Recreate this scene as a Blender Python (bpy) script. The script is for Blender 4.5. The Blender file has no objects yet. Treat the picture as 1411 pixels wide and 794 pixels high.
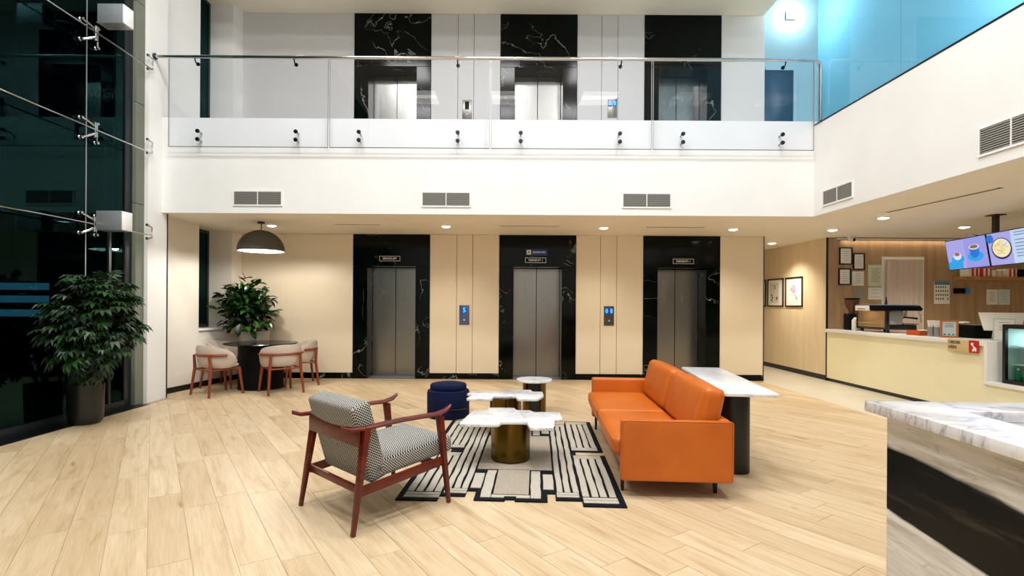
import bpy, bmesh, math, random
from mathutils import Matrix, Vector
random.seed(7)
sc = bpy.context.scene
C = sc.collection
PI = math.pi
R = math.radians

# ------------------------------------------------------------------ camera
F_PX, W_PX = 720.0, 1411.0
cam_data = bpy.data.cameras.new('camera')
cam_data.sensor_width = 36.0
cam_data.lens = 36.0 * F_PX / W_PX
cam_data.shift_x = 5.5 / W_PX
cam_data.shift_y = 22.0 / W_PX
cam_data.clip_start = 0.05
cam = bpy.data.objects.new('camera', cam_data)
C.objects.link(cam)
cam.matrix_world = Matrix.Translation((0, 0, 1.436)) @ Matrix.Rotation(R(90), 4, 'X') @ Matrix.Rotation(0.006, 4, 'Z')
sc.camera = cam

# ------------------------------------------------------------------ colour management, world
sc.view_settings.view_transform = 'Standard'
sc.view_settings.look = 'None'
sc.view_settings.gamma = 1.0
sc.view_settings.use_curve_mapping = False
sc.view_settings.exposure = -0.92
wd = bpy.data.worlds.new('night'); sc.world = wd
wd.use_nodes = True
wd.node_tree.nodes['Background'].inputs[0].default_value = (0.004, 0.006, 0.01, 1)
wd.node_tree.nodes['Background'].inputs[1].default_value = 1.0
try:
    sc.cycles.use_denoising = True
    sc.cycles.max_bounces = 8
    sc.cycles.sample_clamp_indirect = 6
except Exception:
    pass

# ------------------------------------------------------------------ lamps of the place and added unseen ones (fixtures are built below)
def area(name, loc, sx, sy, power, color=(1, 1, 1), rot=(0, 0, 0), parent=None, spread=180):
    l = bpy.data.lights.new(name, 'AREA'); l.shape = 'RECTANGLE'; l.size = sx; l.size_y = sy
    l.energy = power; l.color = color; l.spread = R(spread)
    o = bpy.data.objects.new(name, l); C.objects.link(o)
    o.location = loc; o.rotation_euler = rot; o.parent = parent
    return o
def spot(name, loc, power, color=(1, 1, 1), angle=120, blend=1.0, radius=.05, rot=(0, 0, 0), parent=None):
    l = bpy.data.lights.new(name, 'SPOT'); l.energy = power; l.color = color
    l.spot_size = R(angle); l.spot_blend = blend; l.shadow_soft_size = radius
    o = bpy.data.objects.new(name, l); C.objects.link(o)
    o.location = loc; o.rotation_euler = rot; o.parent = parent
    return o
def point(name, loc, power, color=(1, 1, 1), radius=.08, parent=None):
    l = bpy.data.lights.new(name, 'POINT'); l.energy = power; l.color = color; l.shadow_soft_size = radius
    o = bpy.data.objects.new(name, l); C.objects.link(o); o.location = loc; o.parent = parent
    return o
WARM = (1.0, .90, .74); NEUT = (1.0, .99, .985)
ATRIUM_W, LOBBY_FILL_W, SPOT_W, PENDANT_W, UPPER_W = 285, 45, 175, 120, 6
ATRIUM_SPOTS = [(-3.0, 1.0), (-.3, 1.0), (2.4, 1.0), (-3.0, 4.2), (-.3, 4.2), (2.4, 4.2)]

# ------------------------------------------------------------------ materials
def lin(c):
    out = []
    for v in c[:3]:
        v = v / 255.0
        out.append(v / 12.92 if v <= .04045 else ((v + .055) / 1.055) ** 2.4)
    return tuple(out) + (1.0,)
MATS = {}
def mat(name, rgb=(200, 200, 200), rough=.5, metal=0.0, spec=.5, emit=None, estr=1.0, coat=0.0):
    m = bpy.data.materials.new(name); m.use_nodes = True
    b = m.node_tree.nodes['Principled BSDF']
    b.inputs['Base Color'].default_value = lin(rgb)
    b.inputs['Roughness'].default_value = rough
    b.inputs['Metallic'].default_value = metal
    b.inputs['Specular IOR Level'].default_value = spec
    b.inputs['Coat Weight'].default_value = coat
    if emit is not None:
        b.inputs['Emission Color'].default_value = lin(emit)
        b.inputs['Emission Strength'].default_value = estr
    MATS[name] = m
    return m
def nd(m, typ, **kw):
    n = m.node_tree.nodes.new(typ)
    for k, v in kw.items():
        if k in n.inputs: n.inputs[k].default_value = v
        else: setattr(n, k, v)
    return n
def lk(m, a, b): m.node_tree.links.new(a, b)
def bsdf(m): return m.node_tree.nodes['Principled BSDF']
def ramp(m, fac, stops):
    r = nd(m, 'ShaderNodeValToRGB'); e = r.color_ramp.elements
    while len(e) < len(stops): e.new(.5)
    for el, (p, c) in zip(e, stops):
        el.position = p; el.color = lin(c)
    lk(m, fac, r.inputs['Fac']); return r
def mix(m, fac, a, b, mode='MIX'):
    n = nd(m, 'ShaderNodeMix', data_type='RGBA', blend_type=mode)
    for i, v in ((0, fac), (6, a), (7, b)):
        if hasattr(v, 'is_linked'): lk(m, v, n.inputs[i])
        else: n.inputs[i].default_value = v
    return n.outputs[2]
def coords(m, kind='Object', scale=(1, 1, 1), rot=(0, 0, 0), loc=(0, 0, 0)):
    tc = nd(m, 'ShaderNodeTexCoord'); mp = nd(m, 'ShaderNodeMapping')
    mp.inputs['Scale'].default_value = scale; mp.inputs['Rotation'].default_value = rot; mp.inputs['Location'].default_value = loc
    if kind == 'World':
        g = nd(m, 'ShaderNodeNewGeometry'); lk(m, g.outputs['Position'], mp.inputs['Vector'])
    else:
        lk(m, tc.outputs[kind], mp.inputs['Vector'])
    return mp.outputs['Vector']
def noise(m, vec, scale=5, detail=4, rough=.5, dist=0.0):
    n = nd(m, 'ShaderNodeTexNoise'); lk(m, vec, n.inputs['Vector'])
    n.inputs['Scale'].default_value = scale; n.inputs['Detail'].default_value = detail
    n.inputs['Roughness'].default_value = rough; n.inputs['Distortion'].default_value = dist
    return n.outputs['Fac']
def math_(m, op, a, b=0.0):
    n = nd(m, 'ShaderNodeMath', operation=op)
    for i, v in ((0, a), (1, b)):
        if hasattr(v, 'is_linked'): lk(m, v, n.inputs[i])
        else: n.inputs[i].default_value = v
    return n.outputs[0]
def bump(m, h, strength=.2, dist=.01):
    b = nd(m, 'ShaderNodeBump'); b.inputs['Strength'].default_value = strength; b.inputs['Distance'].default_value = dist
    lk(m, h, b.inputs['Height']); lk(m, b.outputs[0], bsdf(m).inputs['Normal'])

def plaster(name, rgb, rough=.65):
    m = mat(name, rgb, rough)
    v = coords(m, 'World'); f = noise(m, v, 1.3, 3)
    d = tuple(max(0, x - 5) for x in rgb)
    lk(m, ramp(m, f, [(.35, d), (.65, rgb)]).outputs[0], bsdf(m).inputs['Base Color'])
    bump(m, noise(m, v, 120, 2), .04, .002)
    return m
plaster('white_paint', (238, 238, 236)); plaster('cream_paint', (230, 216, 190)); plaster('alcove_white', (236, 230, 220))
plaster('soffit', (242, 234, 220)); plaster('upper_ceiling', (244, 236, 220)); plaster('fascia_grey', (226, 229, 238))
plaster('corridor_cream', (228, 208, 168)); plaster('pale_blue', (150, 190, 208)); plaster('counter_yellow', (244, 236, 200))  # gallery corner wall and its door frame get one even pale blue
plaster('concrete', (116, 120, 106), .8); plaster('tile_pale', (210, 204, 188), .3)
mat('cream_panel', (232, 218, 194), .38); mat('upper_panel', (208, 206, 206), .4)
mat('black_trim', (10, 12, 13), .3); mat('black_metal', (12, 12, 13), .35); mat('dark_frame', (30, 36, 38), .35)
mat('matt_black', (8, 8, 9), .6, spec=.12); mat('white_gloss', (240, 240, 240), .25); mat('white_matt', (238, 238, 236), .6)
mat('chrome', (200, 202, 205), .12, 1.0); mat('dark_chrome', (70, 74, 76), .25, 1.0); mat('steel_grey', (168, 172, 176), .32, .55)
mat('orange_tray', (196, 84, 30), .45); mat('wood_frame', (186, 112, 46), .45); mat('red_print', (200, 30, 30), .5)
mat('blue_plastic', (40, 120, 190), .4); mat('paper', (240, 240, 236), .7); mat('ink', (60, 60, 64), .7)
mat('paper_green', (214, 222, 196), .6); mat('sign_blue', (16, 44, 120), .4); mat('sign_white', (235, 235, 235), .5)
mat('kraft', (214, 190, 140), .6); mat('slat_grey', (150, 148, 142), .4); mat('vent_dark', (50, 48, 44), .7)
mat('fridge_steel', (206, 220, 218), .4); mat('bottle_green', (20, 130, 96), .25); mat('soil', (40, 30, 22), .9)
mat('stem', (74, 84, 40), .7); mat('bark', (70, 58, 42), .8)
mat('lamp_disc', (255, 255, 255), .5, emit=(255, 244, 224), estr=14)
mat('panel_light', (255, 255, 255), .5, emit=(255, 250, 240), estr=9)
mat('cyan_led', (40, 160, 255), .4, emit=(40, 190, 255), estr=2.6)
mat('led_back', (24, 60, 150), .3, emit=(20, 50, 160), estr=.25)

def marble_black(name):
    m = mat(name, (6, 10, 10), .10, spec=.14)
    v = coords(m, 'World')
    w = noise(m, v, 1.1, 5, .55, .6); a = math_(m, 'ABSOLUTE', math_(m, 'SUBTRACT', w, .5))
    gate = ramp(m, noise(m, coords(m, 'World', loc=(3, 9, 4)), 1.6, 2), [(.47, (0, 0, 0)), (.66, (255, 255, 255))])
    r = ramp(m, a, [(0.0, (170, 180, 176)), (.003, (80, 90, 86)), (.008, (0, 0, 0))])
    v2 = mix(m, 1.0, r.outputs[0], gate.outputs[0], 'MULTIPLY')
    base = ramp(m, noise(m, v, 2.4, 5), [(.4, (1, 3, 3)), (.8, (6, 18, 15))])
    lk(m, mix(m, 1.0, base.outputs[0], v2, 'ADD'), bsdf(m).inputs['Base Color'])
    return m
marble_black('black_marble')
def marble_white(name, scale=2.4, base=(240, 240, 241), vein=(178, 180, 186), rough=.16):
    m = mat(name, base, rough)
    v = coords(m, 'Object', rot=(0, 0, .7), scale=(1, 2.4, 1))
    w = noise(m, v, scale, 6, .6, .5); a = math_(m, 'ABSOLUTE', math_(m, 'SUBTRACT', w, .5))
    r = ramp(m, a, [(0.0, vein), (.008, tuple((2 * x + y) // 3 for x, y in zip(base, vein))), (.04, base)])
    cl = ramp(m, noise(m, v, scale * .6, 4), [(.3, tuple(int(x * .90) for x in base)), (.6, (255, 255, 255))])
    lk(m, mix(m, .6, r.outputs[0], cl.outputs[0], 'MULTIPLY'), bsdf(m).inputs['Base Color'])
    return m
marble_white('white_marble'); marble_white('desk_top_marble', 1.1, (240, 240, 242), (176, 178, 186), .14)
marble_white('console_white', 1.2, (240, 240, 242), (214, 215, 220), .2)
def desk_marble():
    m = mat('desk_marble', (210, 208, 204), .2, spec=.12)
    v = coords(m, 'Object'); sp = nd(m, 'ShaderNodeSeparateXYZ'); lk(m, v, sp.inputs[0])
    dv = coords(m, 'Object', scale=(1, .55, 3.4), rot=(.10, 0, 0))
    n1 = noise(m, dv, 2.2, 4, .5, .25)
    zz = math_(m, 'ADD', math_(m, 'SUBTRACT', sp.outputs[2], math_(m, 'MULTIPLY', sp.outputs[1], .10)), math_(m, 'MULTIPLY', math_(m, 'SUBTRACT', n1, .5), .16))
    fine = noise(m, coords(m, 'Object', scale=(1, .8, 8), rot=(.10, 0, 0)), 2.6, 6, .6, .2)
    light = ramp(m, fine, [(.28, (160, 150, 136)), (.42, (206, 200, 192)), (.55, (226, 224, 220)), (.8, (238, 237, 234))])
    dark = ramp(m, fine, [(.3, (4, 5, 5)), (.55, (14, 14, 14)), (.66, (52, 46, 38)), (.8, (16, 15, 14))])
    band = ramp(m, zz, [(.655, (0, 0, 0)), (.668, (255, 255, 255)), (.902, (255, 255, 255)), (.918, (0, 0, 0))])
    a = math_(m, 'ABSOLUTE', math_(m, 'SUBTRACT', n1, .5))
    vein = ramp(m, a, [(0, (120, 112, 104)), (.006, (255, 255, 255))])
    l2 = mix(m, .3, light.outputs[0], vein.outputs[0], 'MULTIPLY')
    lk(m, mix(m, band.outputs[0], l2, dark.outputs[0]), bsdf(m).inputs['Base Color'])
desk_marble()

PLANK_ANG = math.atan2(490, 720)     # plank direction, turned left from the depth axis
def floor_wood():
    m = mat('floor_wood', (226, 200, 160), .40, spec=.4)
    g = nd(m, 'ShaderNodeNewGeometry'); oi = nd(m, 'ShaderNodeObjectInfo')
    rnd = math_(m, 'FRACT', math_(m, 'ADD', g.outputs['Random Per Island'], oi.outputs['Random']))
    v = coords(m, 'World', rot=(0, 0, -PLANK_ANG))
    off = nd(m, 'ShaderNodeCombineXYZ'); lk(m, math_(m, 'MULTIPLY', rnd, 37.0), off.inputs[0]); lk(m, math_(m, 'MULTIPLY', rnd, 91.0), off.inputs[1])
    ad = nd(m, 'ShaderNodeVectorMath', operation='ADD'); lk(m, v, ad.inputs[0]); lk(m, off.outputs[0], ad.inputs[1])
    st = nd(m, 'ShaderNodeMapping'); st.inputs['Scale'].default_value = (9, 1.0, 1); lk(m, ad.outputs[0], st.inputs['Vector'])
    n1 = noise(m, st.outputs[0], 1.3, 6, .6, .8)
    st2 = nd(m, 'ShaderNodeMapping'); st2.inputs['Scale'].default_value = (60, 2.2, 1); lk(m, ad.outputs[0], st2.inputs['Vector'])
    n2 = noise(m, st2.outputs[0], 1.6, 4, .6)
    st3 = nd(m, 'ShaderNodeMapping'); st3.inputs['Scale'].default_value = (4.5, 1.3, 1); lk(m, ad.outputs[0], st3.inputs['Vector'])
    n3 = noise(m, st3.outputs[0], 1.25, 2, .5, 1.2)
    base = ramp(m, n1, [(.28, (190, 164, 130)), (.45, (213, 191, 158)), (.7, (224, 206, 177))])
    knots = ramp(m, n3, [(.70, (255, 255, 255)), (.80, (206, 188, 164))])
    tone = ramp(m, rnd, [(0, (238, 232, 224)), (.5, (250, 247, 242)), (1, (255, 255, 255))])
    grain = ramp(m, n2, [(.3, (234, 226, 214)), (.7, (255, 255, 255))])
    c1 = mix(m, 1.0, base.outputs[0], knots.outputs[0], 'MULTIPLY')
    c2 = mix(m, 1.0, c1, tone.outputs[0], 'MULTIPLY')
    c3 = mix(m, .8, c2, grain.outputs[0], 'MULTIPLY')
    lk(m, c3, bsdf(m).inputs['Base Color'])
    bump(m, n2, .05, .002)
floor_wood()
mat('floor_joint', (176, 154, 122), .7)

def wood(name, dark, light, scale=(30, 2, 30), rough=.4, ring=1.4, kind='Object'):
    m = mat(name, light, rough)
    v = coords(m, kind, scale=scale); n = noise(m, v, ring, 5, .6, .6)
    lk(m, ramp(m, n, [(.3, dark), (.7, light)]).outputs[0], bsdf(m).inputs['Base Color'])
    return m
wood('mahogany', (66, 13, 6), (112, 30, 14), (20, 3, 20), .32)
wood('beech_legs', (112, 46, 20), (146, 66, 30), (12, 12, 2), .4)
wood('wall_wood', (150, 122, 92), (182, 152, 118), (9, 9, .7), .5, 1.0, 'World')
wood('hall_wood', (222, 202, 168), (234, 216, 186), (7, 7, .8), .5, 1.0, 'World')
wood('shelf_wood', (150, 108, 66), (186, 142, 94), (3, 14, 14), .5)

def fabric(name, rgb, rough=.9, amt=.12, sc_=400):
    m = mat(name, rgb, rough, spec=.2)
    v = coords(m, 'Object'); n = noise(m, v, sc_, 2)
    d = tuple(int(x * (1 - amt)) for x in rgb)
    lk(m, ramp(m, n, [(.35, d), (.65, rgb)]).outputs[0], bsdf(m).inputs['Base Color'])
    bump(m, n, .15, .002); return m
fabric('beige_fabric', (206, 190, 176)); fabric('navy_fabric', (12, 22, 60)); fabric('lamp_fabric', (96, 92, 84))
fabric('rug_cream', (196, 188, 174), .95, .14, 160); fabric('rug_taupe', (172, 160, 144), .95, .10, 60); fabric('rug_black', (14, 16, 24), .95, .3, 200)
fabric('curtain', (232, 214, 204)); 
def houndstooth():
    m = mat('houndstooth', (200, 200, 196), .9, spec=.15)
    v = coords(m, 'Object', loc=(.0031, .0047, .0029))
    c1 = nd(m, 'ShaderNodeTexChecker'); lk(m, v, c1.inputs['Vector']); c1.inputs['Scale'].default_value = 100
    c1.inputs['Color1'].default_value = lin((16, 16, 20)); c1.inputs['Color2'].default_value = lin((210, 208, 202))
    c2 = nd(m, 'ShaderNodeTexChecker'); lk(m, coords(m, 'Object', rot=(0, 0, 0), loc=(.011, .013, .012)), c2.inputs['Vector']); c2.inputs['Scale'].default_value = 200
    c2.inputs['Color1'].default_value = lin((120, 120, 120)); c2.inputs['Color2'].default_value = lin((255, 255, 255))
    lk(m, mix(m, .5, c1.outputs[0], c2.outputs[0], 'MULTIPLY'), bsdf(m).inputs['Base Color'])
houndstooth()
def leather():
    m = mat('orange_leather', (206, 86, 14), .42)
    v = coords(m, 'Object'); n = noise(m, v, 220, 3)
    n2 = noise(m, v, 3, 3)
    lk(m, ramp(m, n2, [(.3, (188, 90, 11)), (.7, (202, 104, 20))]).outputs[0], bsdf(m).inputs['Base Color'])
    bump(m, n, .12, .001)
leather()
def brushed(name, rgb, rough, axis=(1, 1, 60)):
    m = mat(name, rgb, rough, 1.0)
    n = noise(m, coords(m, 'Object', scale=axis), 4, 3)
    r = nd(m, 'ShaderNodeMapRange'); lk(m, n, r.inputs[0]); r.inputs[3].default_value = rough - .06; r.inputs[4].default_value = rough + .1
    lk(m, r.outputs[0], bsdf(m).inputs['Roughness']); return m
brushed('stainless', (138, 137, 134), .24, (1, 1, .2)); brushed('brass', (98, 78, 30), .2, (1, 1, .3)); brushed('steel_wood_tint', (196, 170, 140), .3)
def leafmat(name, dark, light, rough=.35):
    m = mat(name, dark, rough)
    oi = nd(m, 'ShaderNodeObjectInfo')
    lk(m, ramp(m, oi.outputs['Random'], [(0, dark), (.8, light), (1, tuple(min(255, int(x * 1.35)) for x in light))]).outputs[0], bsdf(m).inputs['Base Color'])
    return m
leafmat('leaf_dark', (9, 25, 10), (32, 62, 24), .4); leafmat('leaf_green', (9, 30, 9), (32, 70, 18), .3)
def glass(name, tint, refl=1.0, ior=1.5):
    m = bpy.data.materials.new(name); m.use_nodes = True; nt = m.node_tree; nt.nodes.clear(); MATS[name] = m
    out = nt.nodes.new('ShaderNodeOutputMaterial'); mx = nt.nodes.new('ShaderNodeMixShader')
    tr = nt.nodes.new('ShaderNodeBsdfTransparent'); tr.inputs[0].default_value = lin(tint)
    gl = nt.nodes.new('ShaderNodeBsdfGlossy'); gl.inputs['Roughness'].default_value = .01; gl.inputs[0].default_value = (refl, refl, refl, 1)
    fr = nt.nodes.new('ShaderNodeFresnel'); fr.inputs[0].default_value = ior
    ge = nt.nodes.new('ShaderNodeNewGeometry'); one = nt.nodes.new('ShaderNodeMath'); one.operation = 'SUBTRACT'; one.inputs[0].default_value = 1
    mu = nt.nodes.new('ShaderNodeMath'); mu.operation = 'MULTIPLY'      # reflect on the outer face only (thin pane)
    nt.links.new(ge.outputs['Backfacing'], one.inputs[1]); nt.links.new(one.outputs[0], mu.inputs[0]); nt.links.new(fr.outputs[0], mu.inputs[1])
    nt.links.new(mu.outputs[0], mx.inputs[0]); nt.links.new(tr.outputs[0], mx.inputs[1]); nt.links.new(gl.outputs[0], mx.inputs[2])
    nt.links.new(mx.outputs[0], out.inputs[0]); return m
glass('clear_glass', (252, 253, 255), 1.0, 1.45); glass('night_glass', (120, 150, 148)); glass('fridge_glass', (226, 240, 238))
MATS['night_glass'].node_tree.nodes['Glossy BSDF'].inputs[0].default_value = (.15, .42, .43, 1)
def blue_glass():
    m = mat('blue_glass', (104, 172, 202), .12)
    nt = m.node_tree; b = bsdf(m); out = nt.nodes['Material Output']
    tr = nt.nodes.new('ShaderNodeBsdfTranslucent'); tr.inputs[0].default_value = lin((130, 204, 234))
    mx = nt.nodes.new('ShaderNodeMixShader'); mx.inputs[0].default_value = .6
    nt.links.new(b.outputs[0], mx.inputs[1]); nt.links.new(tr.outputs[0], mx.inputs[2]); nt.links.new(mx.outputs[0], out.inputs[0])
blue_glass()
mat('door_blue', (14, 62, 92), .3)

# ------------------------------------------------------------------ mesh helpers
class B:
    """collects boxes, prisms, tubes, lathes; build() links them as ONE mesh object"""
    def __init__(s): s.v = []; s.f = []
    def add(s, vs, fs):
        o = len(s.v); s.v += [tuple(p) for p in vs]; s.f += [tuple(i + o for i in f) for f in fs]; return s
    def box(s, x0, x1, y0, y1, z0, z1, M=None):
        p = [(x0, y0, z0), (x1, y0, z0), (x1, y1, z0), (x0, y1, z0), (x0, y0, z1), (x1, y0, z1), (x1, y1, z1), (x0, y1, z1)]
        if M is not None: p = [tuple(M @ Vector(q)) for q in p]
        return s.add(p, [(3, 2, 1, 0), (4, 5, 6, 7), (0, 1, 5, 4), (1, 2, 6, 5), (2, 3, 7, 6), (3, 0, 4, 7)])
    def prism(s, poly, z0, z1, M=None):
        n = len(poly); p = [(x, y, z0) for x, y in poly] + [(x, y, z1) for x, y in poly]
        if M is not None: p = [tuple(M @ Vector(q)) for q in p]
        return s.add(p, [tuple(range(n))[::-1], tuple(range(n, 2 * n))] + [(i, (i + 1) % n, n + (i + 1) % n, n + i) for i in range(n)])
    def tube(s, pts, rad, n=10, cap=True):
        pts = [Vector(p) for p in pts]; rs = rad if isinstance(rad, (list, tuple)) else [rad] * len(pts)
        rings = []; prev = None
        for i, p in enumerate(pts):
            t = (pts[min(i + 1, len(pts) - 1)] - pts[max(i - 1, 0)]).normalized()
            if prev is None:
                a = Vector((0, 0, 1)) if abs(t.z) < .9 else Vector((1, 0, 0)); u = t.cross(a).normalized()
            else: u = (prev - t * prev.dot(t)).normalized()
            prev = u; w = t.cross(u)
            rings.append([p + (u * math.cos(2 * PI * k / n) + w * math.sin(2 * PI * k / n)) * rs[i] for k in range(n)])
        vs = [q for r in rings for q in r]; fs = []
        for i in range(len(rings) - 1):
            for k in range(n): fs.append((i * n + k, i * n + (k + 1) % n, (i + 1) * n + (k + 1) % n, (i + 1) * n + k))
        if cap: fs += [tuple(range(n))[::-1], tuple((len(rings) - 1) * n + k for k in range(n))]
        return s.add(vs, fs)
    def bar(s, p0, p1, w, d, w1=None, d1=None, up=(0, 0, 1)):
        """tapered rectangular bar between two points"""
        p0, p1 = Vector(p0), Vector(p1); t = (p1 - p0).normalized(); u = t.cross(Vector(up))
        if u.length < 1e-3: u = Vector((1, 0, 0))
        u.normalize(); q = u.cross(t); w1 = w if w1 is None else w1; d1 = d if d1 is None else d1
        vs = []
        for p, a, b in ((p0, w, d), (p1, w1, d1)):
            vs += [p - u * a / 2 - q * b / 2, p + u * a / 2 - q * b / 2, p + u * a / 2 + q * b / 2, p - u * a / 2 + q * b / 2]
        return s.add(vs, [(3, 2, 1, 0), (4, 5, 6, 7), (0, 1, 5, 4), (1, 2, 6, 5), (2, 3, 7, 6), (3, 0, 4, 7)])
    def lathe(s, prof, n=32, c=(0, 0, 0), M=None):
        vs = []; fs = []
        for r, z in prof:
            for k in range(n):
                a = 2 * PI * k / n; vs.append((c[0] + r * math.cos(a), c[1] + r * math.sin(a), c[2] + z))
        for i in range(len(prof) - 1):
            for k in range(n): fs.append((i * n + k, i * n + (k + 1) % n, (i + 1) * n + (k + 1) % n, (i + 1) * n + k))
        fs += [tuple(range(n))[::-1], tuple((len(prof) - 1) * n + k for k in range(n))]
        if M is not None: vs = [tuple(M @ Vector(q)) for q in vs]
        return s.add(vs, fs)
    def cushion(s, x0, x1, y0, y1, z0, z1, r=.04, n=10, bulge=(0, 0, .0), M=None):
        """rounded box whose sides bulge a little"""
        c = Vector(((x0 + x1) / 2, (y0 + y1) / 2, (z0 + z1) / 2)); h = Vector(((x1 - x0) / 2, (y1 - y0) / 2, (z1 - z0) / 2))
        r = min(r, h.x * .98, h.y * .98, h.z * .98)
        def mp(d):
            p = Vector((d[0] * h.x, d[1] * h.y, d[2] * h.z))
            q = Vector([max(-(h[i] - r), min(h[i] - r, p[i])) for i in range(3)])
            e = p - q
            if e.length > 1e-9:
                m_ = max(abs(e.x), abs(e.y), abs(e.z)); e = e.normalized() * m_
            p = q + e
            t = [p[i] / h[i] for i in range(3)]
            for i in range(3):
                if bulge[i]:
                    j, k = (i + 1) % 3, (i + 2) % 3
                    p[i] += bulge[i] * t[i] * max(0, 1 - t[j] ** 2) * max(0, 1 - t[k] ** 2)
            p = p + c
            return tuple(M @ p) if M is not None else tuple(p)
        # denser sampling near the rim so the rounding reads
        tt = sorted(set([-1, -.985, -.95, -.9] + [-.8 + 1.6 * i / n for i in range(n + 1)] + [.9, .95, .985, 1])); N = len(tt)
        idx = {}; vs = []; fs = []
        def vid(a, b, c_):
            k = (a, b, c_)
            if k not in idx: idx[k] = len(vs); vs.append(mp(k))
            return idx[k]
        for ax in range(3):
            for sg in (-1, 1):
                for i in range(N - 1):
                    for j in range(N - 1):
                        q = []
                        for a, b in ((i, j), (i + 1, j), (i + 1, j + 1), (i, j + 1)):
                            d = [0, 0, 0]; d[ax] = sg; d[(ax + 1) % 3] = tt[a]; d[(ax + 2) % 3] = tt[b]; q.append(vid(*d))
                        fs.append(tuple(q) if sg > 0 else tuple(q[::-1]))
        return s.add(vs, fs)
    def mesh(s, name, m, smooth=False, bevel=0, seg=2):
        me = bpy.data.meshes.new(name); me.from_pydata(s.v, [], s.f)
        bm = bmesh.new(); bm.from_mesh(me); bmesh.ops.recalc_face_normals(bm, faces=bm.faces)
        if bevel:
            ed = [e for e in bm.edges if len(e.link_faces) == 2 and e.calc_face_angle(0) > R(30)]
            bmesh.ops.bevel(bm, geom=ed, offset=bevel, segments=seg, profile=.5, affect='EDGES', clamp_overlap=True)
        bm.to_mesh(me); bm.free()
        if smooth or bevel:
            me.polygons.foreach_set('use_smooth', [True] * len(me.polygons)); me.set_sharp_from_angle(angle=R(38))
        me.materials.append(MATS[m] if isinstance(m, str) else m)
        return me
    def build(s, name, m, parent=None, smooth=False, bevel=0, seg=2, label=None):
        return obj(name, s.mesh(name, m, smooth, bevel, seg), parent, label)
def obj(name, me, parent=None, label=None):
    o = bpy.data.objects.new(name, me); C.objects.link(o)
    if parent is not None: o.parent = parent
    if label: o['label'] = label
    return o
def tag(o, label, cat, group=None, kind=None):
    o['label'] = label
    if cat: o['category'] = cat
    if group: o['group'] = group
    if kind: o['kind'] = kind
    return o
def thing(name, label, cat, loc=(0, 0, 0), rz=0.0, group=None):
    o = bpy.data.objects.new(name, None); C.objects.link(o); o.empty_display_size = .1
    o.location = loc; o.rotation_euler = (0, 0, rz)
    return tag(o, label, cat, group)
def struct(o, label): o['kind'] = 'structure'; o['label'] = label; return o
def sempty(name, label, loc=(0, 0, 0), rz=0):
    o = bpy.data.objects.new(name, None); C.objects.link(o); o.location = loc; o.rotation_euler = (0, 0, rz)
    return struct(o, label)
def dup(root, loc, rz, label=None, group=None):
    r = root.copy(); C.objects.link(r); r.location = loc; r.rotation_euler = (0, 0, rz)
    if label: r['label'] = label
    if group: r['group'] = group
    for ch in list(root.children):
        c = ch.copy(); C.objects.link(c); c.parent = r
        for g in list(ch.children):
            d = g.copy(); C.objects.link(d); d.parent = c
    return r
def text(parent, s, size, loc, m, rot=(R(90), 0, 0), name='lettering', align='CENTER', ext=.001, sx=1.0):
    cu = bpy.data.curves.new('t', 'FONT'); cu.body = s; cu.size = size; cu.align_x = align; cu.align_y = 'CENTER'; cu.extrude = ext
    cu.resolution_u = 3; cu.offset = size * .018
    t = bpy.data.objects.new('t', cu); C.objects.link(t)
    bpy.context.view_layer.update()
    me = bpy.data.meshes.new_from_object(t.evaluated_get(bpy.context.evaluated_depsgraph_get()))
    bpy.data.objects.remove(t); bpy.data.curves.remove(cu)
    me.materials.clear(); me.materials.append(MATS[m])
    o = obj(name, me, parent); o.location = loc; o.rotation_euler = rot; o.scale = (sx, 1, 1)
    return o
def ell(cx, cy, rx, ry, n=28, a0=0, a1=2 * PI):
    full = abs(a1 - a0 - 2 * PI) < 1e-6
    return [(cx + rx * math.cos(a0 + (a1 - a0) * i / (n if full else n - 1)), cy + ry * math.sin(a0 + (a1 - a0) * i / (n if full else n - 1))) for i in range(n)]

# ================================================================== the setting
XG, XR, YB, YF = -5.22, 4.49, 9.94, 7.69
ZC, ZU, ZUC, ZT = 2.75, 3.80, 6.95, 8.40
XH, YC = 6.13, 10.04          # hall wall / counter front, cafe back wall
YR = -4.5                     # wall behind the camera

# ---- floor: sub-floor with planks laid on the diagonal
floor = struct(B().box(-5.5, 4.8, YR, YB, -.08, -.004).build('floor', 'floor_joint'), 'pale oak plank floor of the lobby laid on the diagonal')
def clip(poly, axis, lim, keep_ge):
    out = []
    for i, p in enumerate(poly):
        q = poly[(i + 1) % len(poly)]
        a = (p[axis] >= lim) == keep_ge or p[axis] == lim; b = (q[axis] >= lim) == keep_ge or q[axis] == lim
        if a: out.append(p)
        if a != b:
            t = (lim - p[axis]) / (q[axis] - p[axis]); out.append((p[0] + (q[0] - p[0]) * t, p[1] + (q[1] - p[1]) * t))
    return out
def clip_rect(poly, x0, x1, y0, y1):
    for ax, l, k in ((0, x0, True), (0, x1, False), (1, y0, True), (1, y1, False)):
        if len(poly) > 2: poly = clip(poly, ax, l, k)
    return poly if len(poly) > 2 else []
PW, PL, GAP = .205, 1.22, .0025
ca, sa = math.cos(PLANK_ANG), math.sin(PLANK_ANG)
def toworld(a, b): return (-2.0 + a * ca - b * sa, 4.0 + a * sa + b * ca)       # a across, b along the planks
planks = []
rr = random.Random(3)
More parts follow.
